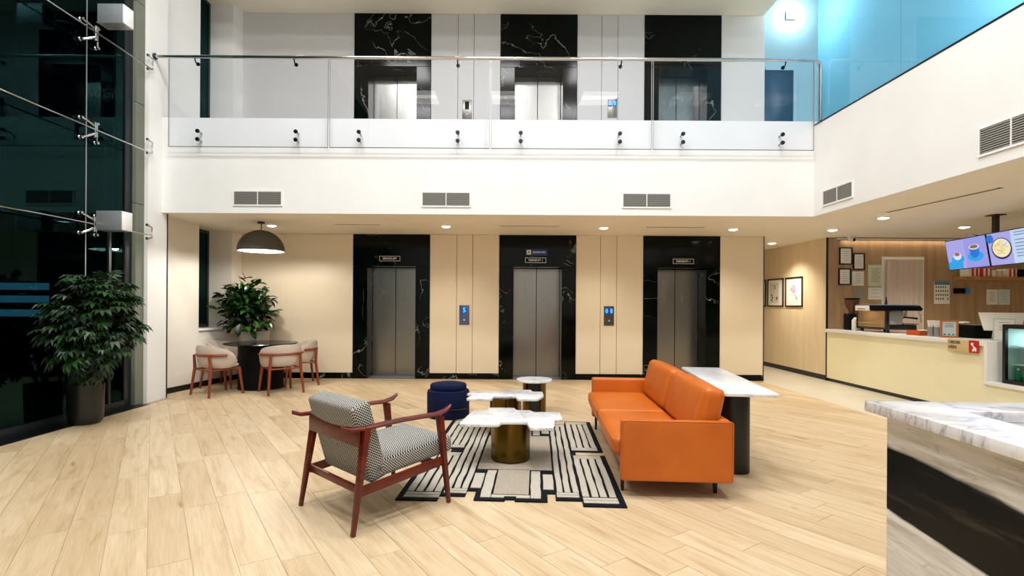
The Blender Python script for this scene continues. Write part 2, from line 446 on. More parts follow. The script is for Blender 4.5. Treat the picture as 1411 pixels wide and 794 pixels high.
for i in range(-58, 58):
    off = rr.uniform(0, PL)
    for j in range(-12, 13):
        a0, b0 = i * PW, j * PL + off
        poly = [toworld(a0 + GAP / 2, b0 + GAP / 2), toworld(a0 + PW - GAP / 2, b0 + GAP / 2), toworld(a0 + PW - GAP / 2, b0 + PL - GAP / 2), toworld(a0 + GAP / 2, b0 + PL - GAP / 2)]
        pieces = []
        for rc in ((-5.0, 4.8, YR, YB), (-5.45, -5.0, 7.8, YB)):
            pc = clip_rect(poly, *rc)
            if len(pc) > 2:
                ar = abs(sum(pc[k][0] * pc[(k + 1) % len(pc)][1] - pc[(k + 1) % len(pc)][0] * pc[k][1] for k in range(len(pc)))) / 2
                if ar > .002: pieces.append((pc, ar))
        if not pieces: continue
        cx = sum(p[0] for p in pieces[0][0]) / len(pieces[0][0]); cy = sum(p[1] for p in pieces[0][0]) / len(pieces[0][0])
        seen = 0
        if cy > .8 and abs(cx + .0) < cy * 1.02 + .5:
            if 1.436 / cy * 720 < 400: seen = sum(p[1] for p in pieces) / cy ** 3
        planks.append((seen, pieces, len(pieces[0][0]) == 4 and abs(pieces[0][1] - (PW - GAP) * (PL - GAP)) < 1e-4, toworld(a0, b0)))
planks.sort(key=lambda t: -t[0])
full = B().box(GAP / 2, PW - GAP / 2, GAP / 2, PL - GAP / 2, -.003, 0).mesh('plank', 'floor_wood')
rest = B()
for k, (s_, pieces, isfull, org) in enumerate(planks):
    if k < 300 and s_ > 0:
        if isfull:
            o = obj('plank', full, floor); o.location = (org[0], org[1], 0); o.rotation_euler = (0, 0, PLANK_ANG)
        else:
            b = B()
            for pc, _ in pieces: b.prism(pc, -.003, 0)
            b.build('plank', 'floor_wood', floor)
    else:
        for pc, _ in pieces: rest.prism(pc, -.003, 0)
o = rest.build('plank_remainder', 'floor_wood', floor); o['kind'] = 'stuff'
struct(B().box(4.8, 10.4, YR, 14, -.08, 0).build('floor', 'tile_pale'), 'pale stone floor strip in front of the cafe counter')
struct(B().box(-5.25, -5.0, YR, 7.3, -.08, .006).build('trim_1', 'black_trim'), 'black stone strip along the foot of the glass facade')

# ---- lift wall
MB = [(-2.95, -1.49), (-.17, 1.29), (2.57, 4.03)]
RECESS, OW = .45, .455
wall_back = sempty('wall_back', 'lift wall with black marble portals and cream panels')
B().box(-5.5, 4.86, YB + RECESS, YB + RECESS + .2, 0, ZUC).build('backing', 'matt_black', wall_back)
def panel(x0, x1, z0, z1, m, y0=YB, y1=YB + RECESS, name='wall_panel'):
    return B().box(x0 + .003, x1 - .003, y0, y1, z0 + .002, z1 - .002).build(name, m, wall_back, bevel=.003, seg=1)
for (z0, z1, cm, oh) in ((0.0, ZC, 'cream_panel', 2.14), (ZU, ZUC, 'upper_panel', ZU + 2.14)):
    for (a, b) in MB:
        c = (a + b) / 2
        panel(a, c - OW, z0, oh, 'black_marble', YB - .012, name='marble_panel'); panel(c + OW, b, z0, oh, 'black_marble', YB - .012, name='marble_panel')
        panel(a, b, oh, z1, 'black_marble', YB - .012, name='marble_panel')
    zb = z0 + (.11 if z0 == 0 else 0)
    pm = 'cream_panel' if z0 == 0 else 'upper_panel'
    for xs in ((-5.4, -2.95), (-1.49, -.98, -.676, -.17), (1.29, 1.755, 2.065, 2.57), (4.03, 4.86)):
        for a, b in zip(xs, xs[1:]): panel(a, b, zb, z1, pm)
        if z0 == 0: panel(xs[0], xs[-1], 0, .11, 'black_marble', YB - .008, name='baseboard')
for n, (zz, (a, b)) in enumerate([(0, MB[0]), (0, MB[1]), (0, MB[2]), (ZU, MB[0]), (ZU, MB[1]), (ZU, MB[2])], 1):
    c = (a + b) / 2; where = ('left', 'middle', 'right')[(n - 1) % 3]
    d = sempty('door_%d' % n, 'brushed steel %s lift door on the %s' % (where, 'ground floor' if zz == 0 else 'upper gallery'), (c, YB + .40, zz))
    for s in (-1, 1):
        x0, x1 = (-OW, -.003) if s < 0 else (.003, OW)
        B().box(x0, x1, 0, .03, .01, 2.135).build('door_leaf', 'stainless', d, bevel=.004, seg=1)
    B().box(-OW, OW, -.34, .04, -.004, .008).build('sill', 'steel_grey', d)
# right flank of the lift block, and the hall beyond
struct(B().box(4.80, 4.86, YB + .01, 14, 0, ZC).build('wall_hall_left', 'cream_paint'), 'cream side wall of the lift block along the hall')
struct(B().box(4.855, 4.868, YB - .01, YB + .02, 0, ZC).build('trim_2', 'black_trim'), 'thin black corner trim at the end of the lift wall')
struct(B().box(XH, XH + .1, YC + .02, 14, .1, ZC).build('wall_hall_right', 'hall_wood'), 'light wood veneer hall wall with framed pictures')
struct(B().box(XH + .01, XH + .09, YC + .02, 14, 0, .1).build('baseboard_hall', 'black_trim'), 'black skirting of the hall wall')
struct(B().box(XH - .012, XH + .02, YC - .0, YC + .02, 0, ZC).build('trim_3', 'black_trim'), 'thin black upright where the hall wall meets the cafe')
struct(B().box(4.8, XH + .1, 14, 14.1, 0, ZC).build('wall_hall_end', 'cream_paint'), 'cream end wall of the hall')
# ---- slabs and ceilings
struct(B().box(-6.0, 4.80, YF + .05, YB + .6, ZC, ZU - .01).build('ceiling_lobby', 'soffit'), 'warm cream soffit under the gallery')
struct(B().box(4.80, 10.5, YR, 14.1, ZC, ZU - .01).build('ceiling_cafe', 'soffit'), 'warm cream ceiling over the cafe and hall')
struct(B().box(XR + .06, 4.80, YR, YF + .05, ZC, ZU - .01).build('ceiling_edge', 'soffit'), 'cream soffit strip behind the right bulkhead')
struct(B().box(-5.1, XR + .06, YF, YF + .05, ZC, 4.15).build('wall_gallery_front', 'white_paint'), 'white gallery front above the lift lobby')
struct(B().box(XR, XR + .06, YR, YF, ZC, 4.08).build('wall_right', 'white_paint'), 'white bulkhead above the cafe side')
struct(B().box(XR - .004, XR + .07, YR, YF + .02, 4.08, 4.10).build('trim_4', 'black_trim'), 'black cap along the white bulkhead under the blue glass')
struct(B().box(-6.0, 4.83, 7.9, YB + .65, ZUC, ZUC + .25).build('ceiling_gallery', 'upper_ceiling'), 'off-white ceiling of the upper gallery')
struct(B().box(-5.6, 10.4, YR - .1, 11, ZT, ZT + .2).build('ceiling_atrium', 'white_paint'), 'white ceiling high over the atrium')
struct(B().box(4.86, 10.4, 10.0, 10.1, ZU, ZT).build('wall_upper_corner', 'pale_blue'), 'pale blue wall beyond the end of the gallery')
struct(B().box(10.3, 10.4, YR, 14, 0, ZT).build('wall_far_right', 'cream_paint'), 'cream outer wall on the far right')
struct(B().box(-5.6, 10.4, YR - .1, YR, 0, ZT).build('wall_rear', 'white_paint'), 'white lobby wall behind the viewer')
d = sempty('door_7', 'dark blue service door at the end of the gallery', (5.14, 9.99, ZU))
B().box(-.27, .27, -.03, .0, 0, 2.12).build('door_leaf', 'door_blue', d, bevel=.004)
B().box(.27, .33, -.05, .0, 0, 2.18).build('door_frame', 'pale_blue', d); B().box(-.27, .27, -.05, 0, 2.12, 2.18).build('door_frame', 'pale_blue', d)
# ---- blue glass screen on the right
bg = sempty('window_1', 'frosted blue glass screen above the white bulkhead')
for y0, y1 in ((6.055, 7.68), (3.9, 6.045), (1.7, 3.89), (-.5, 1.69)):
    pn = B().box(XR + .03, XR + .04, y0, y1, 4.10, ZT - .02).build('pane', 'clear_glass', bg)
    B().add([(XR + .0405, y0, 4.10), (XR + .0405, y1, 4.10), (XR + .0405, y1, ZT - .02), (XR + .0405, y0, ZT - .02)], [(0, 1, 2, 3)]).build('blue_film', 'blue_glass', pn)
# ---- left corner: column, concrete strip, alcove wall with its tall window
struct(B().box(-5.6, -5.1, 7.39, 7.80, 0, ZT).build('wall_left_pier', 'white_paint'), 'white pier between the glass facade and the gallery')
cp = sempty('wall_left_strip', 'grey concrete post beside the white pier')
for i in range(6): B().box(-5.45, -5.15, 7.22, 7.389, i * 1.4 + .003, (i + 1) * 1.4 - .003).build('concrete_block', 'concrete', cp, bevel=.004, seg=1)
struct(B().box(-5.115, -5.09, 7.80, 7.815, 0, ZC).build('shadow_gap', 'black_trim'), 'black strip for the shadow gap beside the white pier')  # black strip put in for the shade of the gap
def lw(t, dx=0): return (-5.33 + .26 * t / 1.94 + dx, 8.0 + t)   # slanted alcove wall
A0, A1, W0, W1 = lw(-.2), lw(.82), lw(.82), lw(1.66)
lwall = sempty('wall_left', 'white alcove wall with a deep window recess')
for z0, z1, m, sl in ((0, ZC, 'alcove_white', .95), (ZU, ZUC, 'white_paint', .10)):
    B().prism([A0, A1, (-5.75, A1[1]), (-5.75, A0[1])], z0, z1).build('wall_section', m, lwall)
    B().prism([W1, lw(1.95), (-5.75, lw(1.95)[1]), (-5.75, W1[1])], z0, z1).build('wall_section', m, lwall)
    B().prism([lw(.82), lw(1.66), (-5.75, W1[1]), (-5.75, W0[1])], z0, z0 + sl).build('wall_section', m, lwall)
    B().prism([(W0[0] + .03, W0[1]), (W1[0] + .03, W1[1]), (-5.53, W1[1]), (-5.53, W0[1])], z0 + sl, z0 + sl + .035).build('sill', 'white_gloss', lwall, bevel=.004)
    B().prism([(A0[0] + .012, A0[1]), (lw(1.95)[0] + .012, lw(1.95)[1]), lw(1.95), A0], z0, z0 + .09).build('baseboard', 'black_trim', lwall)
for n, z0, z1 in ((2, .985, ZC), (3, ZU + .135, ZUC)):
    w = sempty('window_%d' % n, 'narrow dark window in the %s recess' % ('alcove' if n == 2 else 'upper gallery'))
    B().box(-5.56, -5.54, W0[1], W1[1], z0, z1).build('pane', 'night_glass', w)
    for (y0, y1, a, b) in ((W0[1], W0[1] + .05, z0, z1), (W1[1] - .05, W1[1], z0, z1), (W0[1] + .05, W1[1] - .05, z0, z0 + .05), (W0[1] + .05, W1[1] - .05, z1 - .05, z1)):
        B().box(-5.57, -5.53, y0, y1, a, b).build('window_frame', 'dark_frame', w)
# ---- point-fixed glass facade on the left
gf = sempty('window_4', 'tall dark point-fixed glass facade on the left')
JY = [7.20, 6.45, 4.95, 3.45, 1.95, .45, -1.05, -2.55, -4.4]
for a, b in zip(JY, JY[1:]):
    for z0, z1 in ((.10, 2.39), (2.39, 4.74), (4.74, ZT)):
        B().box(XG - .012, XG, b + .006, a - .006, z0 + .005, z1 - .005).build('pane', 'night_glass', gf)
for y in JY[1:-1]: B().box(XG - .014, XG + .004, y - .006, y + .006, .1, ZT).build('joint_seal', 'steel_grey', gf)
B().box(XG - .05, XG + .02, 7.09, 7.22, 0, ZT).build('facade_frame', 'dark_frame', gf, bevel=.004)
B().box(XG - .05, XG + .03, YR, 7.09, 0, .10).build('facade_frame', 'dark_frame', gf, bevel=.004)
B().box(XG - .03, XG + .025, 6.80, 6.84, .1, 2.39).build('facade_frame', 'dark_frame', gf)
struct(B().box(-40, XG - .06, -20, 30, -.2, -.05).build('ground_outside', 'matt_black'), 'dark pavement outside the glass at night')
for i, z in enumerate((1.69, 1.47, 1.23)):  # own glow stands in for a lamp lighting these bars
    o = B().box(-14, -7.95, 9.0, 9.06, z - .06, z + .06).build('glow_bar', 'bar_glow' if 'bar_glow' in MATS else mat('bar_glow', (90, 130, 160), .5, emit=(96, 150, 190), estr=3.0), bevel=.01)
    tag(o, ('topmost', 'middle', 'lowest')[i] + ' of three pale blue glowing bars outside the dark glass', 'glowing bar', 'glowing bars outside the glass')

# ================================================================== glass balustrade and handrail
edges = [(-4.95, -2.635), (-2.61, -.285), (-.26, 2.07), (2.095, 4.43)]
pos = ('leftmost', 'second from the left', 'third from the left', 'rightmost')
bol = B().lathe([(.0, 0), (.028, 0), (.03, .004), (.03, .022), (.026, .028), (.0, .028)], 16, M=Matrix.Rotation(R(90), 4, 'X')).mesh('bolt', 'dark_chrome', True)
for i, (a, b) in enumerate(edges):
    t = thing('balustrade_panel', 'clear frameless glass balustrade panel of the gallery, ' + pos[i], 'balustrade', ((a + b) / 2, 7.60, 3.70), 0, 'glass balustrade panels of the gallery')
    hw = (b - a) / 2
    B().box(-hw, hw, -.008, .008, 0, 1.315).build('pane', 'clear_glass', t)
    B().box(-hw, hw, -.009, .009, -.006, 0).build('bottom_edge', 'dark_chrome', t)
    for s in (-1, 1):
        B().box(s * hw - .003, s * hw + .003, -.009, .009, 0, 1.315).build('side_edge', 'steel_grey', t)
    for x in (-hw + .43, hw - .46):
        for z in (.10, .22):
            o = obj('bolt', bol, t); o.location = (x, -.008, z)
            B().tube([(x, .008, z), (x, .0885, z)], .012, 12).build('standoff', 'steel_grey', t)
hr = thing('handrail', 'long round steel handrail along the glass gallery front', 'handrail', (0, 7.50, 4.96))
pts = [(-4.97, 0, 0), (4.36, 0, 0), (4.42, 0, -.012), (4.455, 0, -.045), (4.466, 0, -.1), (4.466, 0, -.86)]
B().tube(pts, .024, 14).build('rail', 'chrome', hr, True)
B().tube([(-5.098, 0, 0), (-4.97, 0, 0)], .024, 14).build('rail_end', 'chrome', hr, True)
B().lathe([(0, 0), (.045, 0), (.045, .02), (0, .02)], 18, M=Matrix.Translation((-5.098, 0, 0)) @ Matrix.Rotation(R(90), 4, 'Y')).build('end_flange', 'dark_chrome', hr, True)
for a, b in edges:
    for x in (a + .43, b - .46):
        b_ = B().tube([(x, 0, -.02), (x, .03, -.07), (x, .09, -.07)], .010, 8); b_.lathe([(0, 0), (.028, 0), (.028, .012), (0, .012)], 14, M=Matrix.Translation((x, .091, -.07)) @ Matrix.Rotation(R(90), 4, 'X'))
        b_.build('bracket', 'dark_chrome', hr, True)

# ================================================================== air grilles
def vent(loc, rz, w, h, label, nm='air_grille', n=11):
    t = thing(nm, label, 'vent', loc, rz, 'air grilles in the white bulkheads')
    B().box(-w / 2, w / 2, -.006, -.001, 0, h).build('backing', 'vent_dark', t)
    f = B()
    for a in ((-w / 2 - .02, w / 2 + .02, -.02, 0), (-w / 2 - .02, w / 2 + .02, h, h + .02), (-w / 2 - .02, -w / 2, 0, h), (w / 2, w / 2 + .02, 0, h), (-.006, .006, 0, h)):
        f.box(a[0], a[1], -.016, -.001, a[2], a[3])
    f.build('frame', 'white_gloss', t)
    me = B().box(-w / 2, w / 2, -.013, -.006, 0, h / n * .5).mesh('slat', 'slat_grey')
    for i in range(n):
        s = obj('slat', me, t); s.location = (0, 0, h / n * (i + .25))
    return t
for x, l in ((-3.69, 'left'), (-.92, 'middle'), (2.03, 'right')):
    vent((x, YF, 2.875), 0, .69, .19, 'white framed air grille on the %s of the gallery front' % l)
vent((XR, 7.13, 2.87), -PI / 2, .62, .19, 'air grille near the inner corner of the right bulkhead')
vent((XR, 4.66, 2.88), -PI / 2, .62, .24, 'air grille at the frame edge of the right bulkhead')

# ================================================================== ceiling fittings
def downlight(x, y, label, power=SPOT_W, z=ZC, color=WARM, ang=125):
    t = thing('downlight', label, 'downlight', (x, y, z), 0, 'recessed round downlights')
    B().lathe([(.078, -.001), (.10, -.001), (.10, -.005), (.078, -.008)], 24).build('trim_ring', 'white_gloss', t, True)
    B().lathe([(0, -.026), (.03, -.024), (.06, -.016), (.0775, -.006), (.0775, -.001), (0, -.001)], 24).build('diffuser', 'lamp_disc', t, True)
    spot('downlight_lamp', (0, 0, -.05), power, color, ang, 1.0, .06, parent=t)
    return t
downlight(-4.03, 8.90, 'round downlight in the soffit just behind the dome pendant', 60)
downlight(-1.06, 8.88, 'round downlight in the soffit left of the middle lift')
downlight(1.63, 8.94, 'round downlight in the soffit right of the middle lift')
downlight(3.88, 9.02, 'round downlight in the soffit near the right lift')
downlight(5.55, 11.0, 'round downlight over the hall with the framed pictures', 330)
downlight(5.60, 9.03, 'round downlight in front of the hall wall corner', 110)
downlight(5.56, 7.75, 'round downlight over the pale strip before the counter', 110)
downlight(5.56, 5.4, 'round downlight over the cafe side outside the view'); downlight(7.5, 8.6, 'round downlight over the coffee bar', 240); downlight(8.6, 7.4, 'round downlight over the cafe till', 240)
def slot(x0, y0, x1, y1, label, w=.07):
    t = thing('slot_diffuser', label, 'vent', (0, 0, ZC), 0, 'linear slot diffusers')
    B().bar((x0, y0, -.002), (x1, y1, -.002), w, .004).build('slot', 'vent_dark', t)
    d = Vector((x1 - x0, y1 - y0, 0)).normalized(); p = Vector((-d.y, d.x, 0)) * (w / 2 + .01)
    for s in (-1, 1): B().bar((x0 + s * p.x, y0 + s * p.y, -.004), (x1 + s * p.x, y1 + s * p.y, -.004), .02, .008).build('edge_strip', 'soffit', t)
slot(-2.9, 8.72, -2.15, 8.72, 'dark slot diffuser in the soffit before the left lift')
slot(-.15, 8.76, .85, 8.76, 'dark slot diffuser in the soffit before the middle lift')
slot(2.33, 8.8, 3.3, 8.8, 'dark slot diffuser in the soffit before the right lift')
slot(5.28, 7.3, 5.41, 5.75, 'long dark slot diffuser in the cafe ceiling', .06)

# atrium ceiling panels (high above, out of frame) and unseen fill panels added behind the viewer
for i, (x, y) in enumerate(ATRIUM_SPOTS):
    t = thing('ceiling_panel_light', 'light panel of the atrium ceiling, %s in the %s row' % (('left', 'middle', 'right')[i % 3], ('near', 'far')[i // 3]), 'ceiling light', (x, y, ZT), 0, 'light panels of the atrium ceiling')
    B().box(-.62, .62, -.62, .62, -.03, -.001).build('frame', 'white_gloss', t, bevel=.005)
    B().box(-.58, .58, -.58, .58, -.034, -.0302).build('diffuser', 'panel_light', t)
    area('panel_lamp', (0, 0, -.05), 1.15, 1.15, ATRIUM_W, NEUT, parent=t)
for i, (x, y) in enumerate([(-3, -2.4), (0, -2.4), (3, -2.4)]):
    t = thing('ceiling_panel_light', 'unseen light panel added to the ceiling behind the viewer, %s' % ('left', 'middle', 'right')[i], 'ceiling light', (x, y, ZT), 0, 'added light panels of the rear ceiling')
    B().box(-.62, .62, -.62, .62, -.03, -.001).build('frame', 'white_gloss', t, bevel=.005)
    B().box(-.58, .58, -.58, .58, -.034, -.0302).build('diffuser', 'panel_light', t)
    area('panel_lamp', (0, 0, -.05), 1.15, 1.15, LOBBY_FILL_W, NEUT, rot=(R(-12), 0, 0), parent=t)
for x, l in ((-3.8, 'left'), (-.9, 'middle'), (1.9, 'right')):
    t = downlight(x, 8.6, l + ' downlight in the gallery ceiling above the picture', UPPER_W, ZUC, NEUT, 140)
# floodlight in the blue corner, and lamps behind the blue glass
t = thing('floodlight', 'bright floodlight high on the pale blue corner wall', 'floodlight', (5.36, 9.97, 6.98))
B().box(-.088, .088, -.012, .0, -.078, .078).build('housing', 'white_gloss', t, bevel=.01)
B().box(-.085, .085, -.03, -.0125, -.075, .075).build('lens', mat('flood_lens', (255, 255, 255), .5, emit=(230, 248, 255), estr=40), t)
B().box(-.02, .02, .0005, .029, -.02, .02).build('bracket', 'steel_grey', t)
point('floodlight_lamp', (0, -.16, 0), 55, (.8, .95, 1), .08, t)
for x, y, z, p, l in ((5.05, 7.3, 5.75, 85, 'near the corner'), (5.0, 4.35, 4.75, 100, 'near the frame edge'), (7.0, 5.6, 7.9, 120, 'further back')):
    t = thing('wall_lamp', 'lamp glowing behind the frosted blue glass ' + l, 'lamp', (x, y, z))
    B().lathe([(0, -.08), (.05, -.075), (.08, -.03), (.08, .03), (.05, .075), (0, .08)], 16).build('globe', 'lamp_disc', t, True)
    B().tube([(0, 0, .08), (0, 0, ZT - z)], .012, 8).build('rod', 'black_metal', t)
    point('globe_lamp', (0, 0, -.2), p, (.85, .96, 1), .1, t)

# ================================================================== facade fittings on the left
ZCAB = (2.39, 3.55, 4.74)
for z, l in zip(ZCAB, ('lowest', 'middle', 'topmost')):
    o = B().tube([(-5.06, 7.39, z - .01), (-5.06, -4.4, z - .01)], .009, 8).build('tension_cable', 'chrome', None, True)
    tag(o, l + ' of three steel cables strung along the glass facade', 'cable', 'steel cables of the facade')
def spider(loc, label, half=False):
    t = thing('spider_fitting', label, 'glass fitting', loc, 0, 'steel spider fittings of the facade')
    B().tube([(.0, 0, -.09), (0, 0, .09)], .022, 12).build('hub', 'chrome', t, True)
    for sy in ((-1, 1) if not half else (-1,)):
        for sz in (-1, 1):
            e = (-.085, sy * .12, sz * .12)
            a = B().tube([(0, 0, sz * .04), (-.05, sy * .08, sz * .10), e], [.017, .014, .011], 8).build('arm', 'chrome', t, True)
            B().lathe([(0, 0), (.024, 0), (.028, .008), (.028, .02), (.02, .03), (0, .03)], 14, M=Matrix.Translation((-.118, e[1], e[2])) @ Matrix.Rotation(R(90), 4, 'Y')).build('button', 'chrome', a, True)
            B().lathe([(0, 0), (.018, 0), (.022, .01), (.018, .03), (0, .034)], 12, M=Matrix.Translation((-.09, e[1], e[2])) @ Matrix.Rotation(R(90), 4, 'Y')).build('button', 'chrome', a, True)
    return t
for z, l in zip(ZCAB, ('lowest', 'middle', 'topmost')):
    spider((XG + .118, 6.45, z), l + ' steel spider fitting on the glass joint above the potted shrub')
    spider((XG + .118 - .09, 7.36, z), l + ' steel spider fitting at the white pier') if False else None
def pier_clamp(z, label):
    t = thing('pier_clamp', label, 'glass fitting', (-5.1, 7.40, z), 0, 'steel clamps on the white pier')
    for s in (-1, 1):
        a = B().tube([(.0, .07, s * .02), (.05, .0, s * .07), (.03, -.07, s * .095)], [.010, .011, .010], 8).build('arm', 'chrome', t, True)
        B().lathe([(0, 0), (.018, 0), (.022, .01), (.018, .03), (0, .034)], 12, M=Matrix.Translation((.02, -.075, s * .095)) @ Matrix.Rotation(R(90), 4, 'Y')).build('button', 'chrome', a, True)
for z, l in ((2.42, 'lowest'), (3.62, 'middle'), (4.80, 'topmost')): pier_clamp(z, l + ' of the steel clamps on the white pier')
def gear_box(z, label):
    t = thing('floodlight_box', label, 'light box', (-4.74, 6.20, z), 0, 'grey boxes on the facade fittings')
    B().box(-.155, .145, -.0, .17, -.115, .115).build('housing', 'steel_grey', t, bevel=.004)
    B().box(.146, .158, .003, .167, -.112, .112).build('end_cap', 'white_gloss', t, bevel=.003)
    B().box(-.172, -.156, .03, .14, -.10, .10).build('hinge_plate', 'dark_chrome', t, bevel=.003)
    B().tube([(-.16, .16, 0), (-.32, .21, 0)], .016, 8).build('mount_arm', 'chrome', t)
    return t
gear_box(2.40, 'lower grey metal light box on the facade fitting'); gear_box(4.86, 'upper grey metal light box on the facade fitting')

# ================================================================== rug
rug = thing('area_rug', 'cream and black striped rug with stepped edges under the coffee tables', 'rug', (-.815, 3.80, .001), -R(3.2))
def rb(u0, u1, v0, v1): return [(u0, v0), (u1, v0), (u1, v1), (u0, v1)]
# outline as stepped front/back edges: (u, front v, back v)
cols = [(0.0, .31, 0.00, 2.60), (.31, .50, .10, 2.52), (.50, .57, .22, 2.40), (.57, .80, .03, 2.58), (.80, .87, .06, 2.55),
        (.87, 1.11, .03, 2.58), (1.11, 1.17, .20, 2.40), (1.17, 1.36, .07, 2.50), (1.36, 1.67, -.03, 2.63)]
base = B(); outl_f = []; outl_b = []
for u0, u1, f, b in cols: outl_f += [(u0, f), (u1, f)]; outl_b += [(u0, b), (u1, b)]
# side notches half way
left = [(0.0, 1.36), (.20, 1.36), (.20, 1.24), (0.0, 1.24)]
right = [(1.67, 1.22), (1.40, 1.22), (1.40, 1.34), (1.67, 1.34)]
base.prism(outl_f + right + outl_b[::-1] + left, 0, .010)
base.build('border', 'rug_black', rug, bevel=.003, seg=1)
pile_m = {}
def strip(u0, u1, v0, v1, m='rug_cream', name='stripe'):
    b = B(); n = max(2, int((v1 - v0) / .12)); L = []; Rr = []
    for i in range(n + 1):
        v = v0 + (v1 - v0) * i / n; w = 0 if (u1 - u0 > .1 or v1 - v0 < .12) else random.uniform(-.004, .004)
        L.append((u0 + w, v)); Rr.append((u1 + w, v))
    b.prism(L + Rr[::-1], .0101, .0145); b.build(name, m, rug)
def stripes(u0, u1, v0, v1, k, gap=.018):
    w = (u1 - u0 - gap * (k - 1)) / k
    for i in range(k): strip(u0 + i * (w + gap), u0 + i * (w + gap) + w, v0, v1)
def bars(u0, u1, v0, v1, k, gap=.010):
    h = (v1 - v0 - gap * (k - 1)) / k
    for i in range(k): strip(u0, u1, v0 + i * (h + gap), v0 + i * (h + gap) + h, name='end_bar')
for m_ in (0, 1):        # outer blocks left and right: striped fields closed by end bars
    a, b = ((.05, .31), (1.37, 1.62))[m_]
    f, bk = ((.05, 2.55), (.02, 2.58))[m_]; g0, g1 = ((1.21, 1.39), (1.19, 1.37))[m_]
    bars(a, b, f, f + .10, 2); stripes(a, b, f + .12, g0 - .10, 4); bars(a, b, g0 - .09, g0, 2)
    bars(a, b, g1, g1 + .09, 2); stripes(a, b, g1 + .10, bk - .12, 4); bars(a, b, bk - .10, bk, 2)
for a, b, f, bk in ((.33, .50, .15, 2.47), (1.18, 1.345, .12, 2.45)):
    bars(a, b, f, f + .09, 2); stripes(a, b, f + .10, bk - .10, 3); bars(a, b, bk - .09, bk, 2)
# middle field with nested frames front and back
for a, b in ((.52, .60), (1.08, 1.16)):
    strip(a, b, .27, .62, name='field'); strip(a, b, 2.0, 2.35, name='field')
for a, b in ((.615, .69), (.985, 1.06)):
    strip(a, b, .08, .70, name='field'); strip(a, b, 1.92, 2.53, name='field')
strip(.695, .79, .08, .135, name='field'); strip(.88, .98, .08, .135, name='field'); strip(.79, .88, .11, .135, name='field')
strip(.705, .97, .15, .72, 'rug_taupe', 'field'); strip(.705, .97, 1.90, 2.52, 'rug_taupe', 'field')
strip(.52, 1.16, .735, 1.885, 'rug_taupe', 'centre_field')

# ================================================================== sofa (front = -x, length along y)
sofa = thing('leather_sofa', 'orange leather two seat sofa with slim black legs beside the rug', 'sofa', (1.325, 5.0, 0), -R(3.65))
L2 = 1.15
for s in (-1, 1):
    y0, y1 = (-L2, -L2 + .085) if s < 0 else (L2 - .085, L2)
    B().cushion(-.405, .41, y0, y1, .125, .575, .018, 6, (0, .006, 0)).build('arm', 'orange_leather', sofa, True)
    # piping around the outer face of the arm
    yy = y0 + .004 if s < 0 else y1 - .004
    B().tube([(-.40, yy, .14), (-.402, yy, .565), (-.395, yy, .573), (.40, yy, .573), (.408, yy, .565), (.406, yy, .14)], .005, 6).build('piping', 'orange_leather', sofa, True)
B().cushion(.335, .415, -L2 + .087, L2 - .087, .125, .575, .02, 6).build('back_frame', 'orange_leather', sofa, True)
B().cushion(-.40, .333, -L2 + .087, L2 - .087, .215, .285, .02, 6).build('seat_base', 'orange_leather', sofa, True)
for s in (-1, 1):
    y0, y1 = (-L2 + .088, -.004) if s < 0 else (.004, L2 - .088)
    c = B().cushion(-.455, .20, y0, y1, .286, .425, .045, 10, (.012, 0, .022)).build('seat_cushion', 'orange_leather', sofa, True)
    B().tube([(-.452, y0 + .03, .405), (-.452, y1 - .03, .405)], .005, 6).build('piping', 'orange_leather', c, True)
    M = Matrix.Translation((.225, (y0 + y1) / 2, .415)) @ Matrix.Rotation(R(13), 4, 'Y')
    hl = (y1 - y0) / 2 - .030
    k = B().cushion(-.075, .095, -hl, hl, 0, .40, .055, 10, (.030, 0, .012), M=M).build('back_cushion', 'orange_leather', sofa, True)
    B().tube([M @ Vector(p) for p in ((.075, -hl + .03, .03), (.075, -hl + .012, .36), (.075, -hl + .05, .392), (.075, hl - .05, .392), (.075, hl - .012, .36), (.075, hl - .03, .03))], .005, 6).build('piping', 'orange_leather', k, True)
for x in (-.37, .33):
    for y in (-.98, .98): B().bar((x, y, 0), (x, y, .215 if x < 0 else .126), .022, .034, .03, .05, up=(0, 1, 0)).build('leg', 'black_metal', sofa, bevel=.003)
B().box(-.36, .33, -.99, -.95, .16, .20).build('under_rail', 'black_metal', sofa)

# ================================================================== console table behind the sofa
con = thing('console_table', 'narrow console table with white stone top and dark oval pedestal behind the sofa', 'console table', (2.02, 4.92, 0), -R(7.5))
def stadium(hx, hy, r, n=8):
    out = []
    for cx, cy, a in ((hx - r, hy - r, 0), (-hx + r, hy - r, 90), (-hx + r, -hy + r, 180), (hx - r, -hy + r, 270)):
        for i in range(n + 1): t = R(a + 90 * i / n); out.append((cx + r * math.cos(t), cy + r * math.sin(t)))
    return out
B().prism(stadium(.205, .86, .02), .72, .75).build('table_top', 'console_white', con, bevel=.006)
B().prism(stadium(.125, .50, .11), 0, .719).build('pedestal', mat('pedestal_green', (16, 20, 18), .42), con, bevel=.006)

